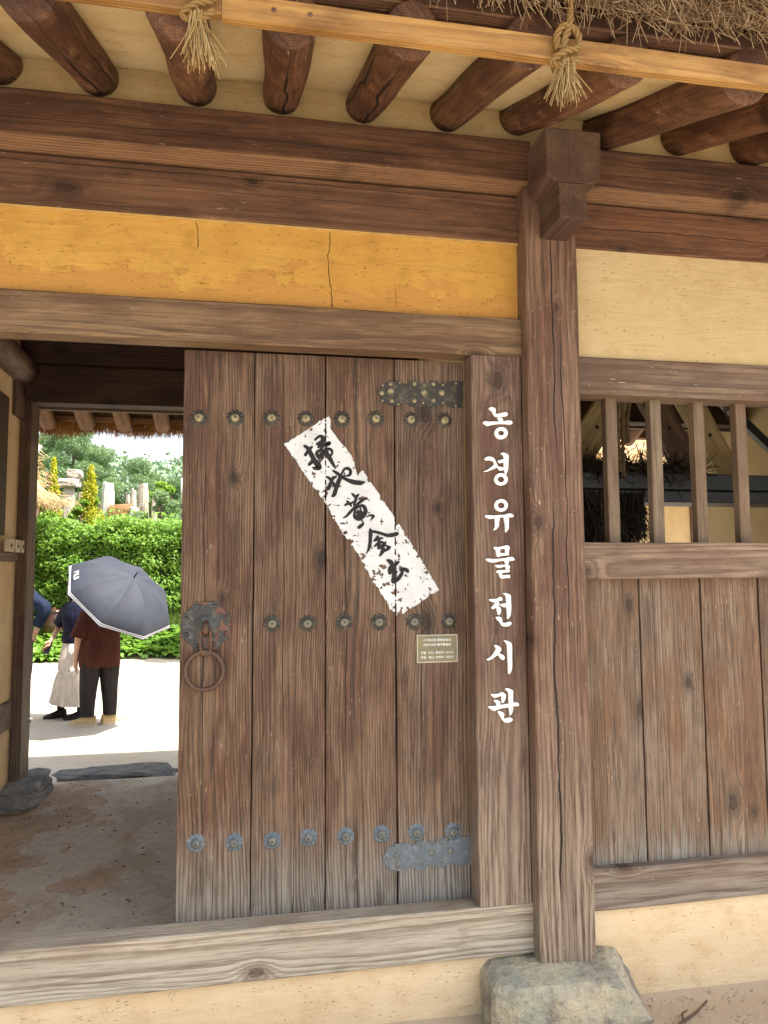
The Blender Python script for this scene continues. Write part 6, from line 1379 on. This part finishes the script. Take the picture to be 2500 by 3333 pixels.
def up_pt(r, th, sag=True):
    q = (th-a0)/(math.pi/4); fr = q-math.floor(q); m_ = 4*fr*(1-fr)
    rad = UR*math.sin(r*1.30)/math.sin(1.30)*(1-.085*m_*r**1.5); hh = UH*(1-math.cos(r*1.30))/(1-math.cos(1.30))
    hh += .026*m_*math.sin(math.pi*r)
    return apex-ax*hh+(ua*math.cos(th)+ub*math.sin(th))*rad
V = []; F = []; ur_ = []; NR, NTh = 22, 96
for i in range(NR+1):
    r = i/NR
    for k in range(NTh): V.append(up_pt(r, a0+2*math.pi*k/NTh)); ur_.append(r)
F = [(i*NTh+k, (i+1)*NTh+k, (i+1)*NTh+(k+1) % NTh, i*NTh+(k+1) % NTh) for i in range(NR) for k in range(NTh)]
mesh_obj('canopy', V, F, M_umb, U_, True, {'ur': np.array(ur_)})
for k in range(8):
    th = a0+k*math.pi/4; mb = MB(); mb.tube([up_pt(r, th)-ax*.006 for r in np.linspace(.02, 1.0, 12)], .0025, 5); mb.build('rib', M_iron, U_, True)
    q = up_pt(1.0, th); d = (q-up_pt(.95, th)).normalized(); MB().tube([q, q+d*.018], .004, 6).build('rib_tip', M_shoe, U_, True)
    MB().tube([apex-ax*.36, up_pt(.5, th)-ax*.008], .002, 5).build('stretcher', M_iron, U_, True)
MB().tube([apex-ax*.66, apex+ax*.01], .006, 10).build('shaft', M_iron, U_, True)
MB().tube([apex+ax*.0, apex+ax*.045, apex+ax*.05, apex+ax*.075], .007, 10, rfun=lambda u: 1.2-.5*u).build('ferrule', M_shoe, U_, True)
MB().tube([apex-ax*.56, apex-ax*.68], .016, 10).build('handle', M_shoe, U_, True)
lg = text_obj('printed_letters', 'MLB', .075, M_letter, U_, .0004)
thl = 3.5*math.pi/4
pc = up_pt(.80, thl); e1 = (up_pt(.80, thl+.03)-up_pt(.80, thl-.03)).normalized(); e2 = (up_pt(.72, thl)-up_pt(.88, thl)).normalized(); n_ = e1.cross(e2).normalized()
if n_.dot(ax) < 0: e1 = -e1; n_ = -n_
mw = Matrix((e1, e2, n_)).transposed().to_4x4(); mw.translation = pc+n_*.012
lg.data.transform(mw); adopt(lg, U_)
# --- small things that make wood and plaster look used
print('DONE', len(bpy.data.objects))
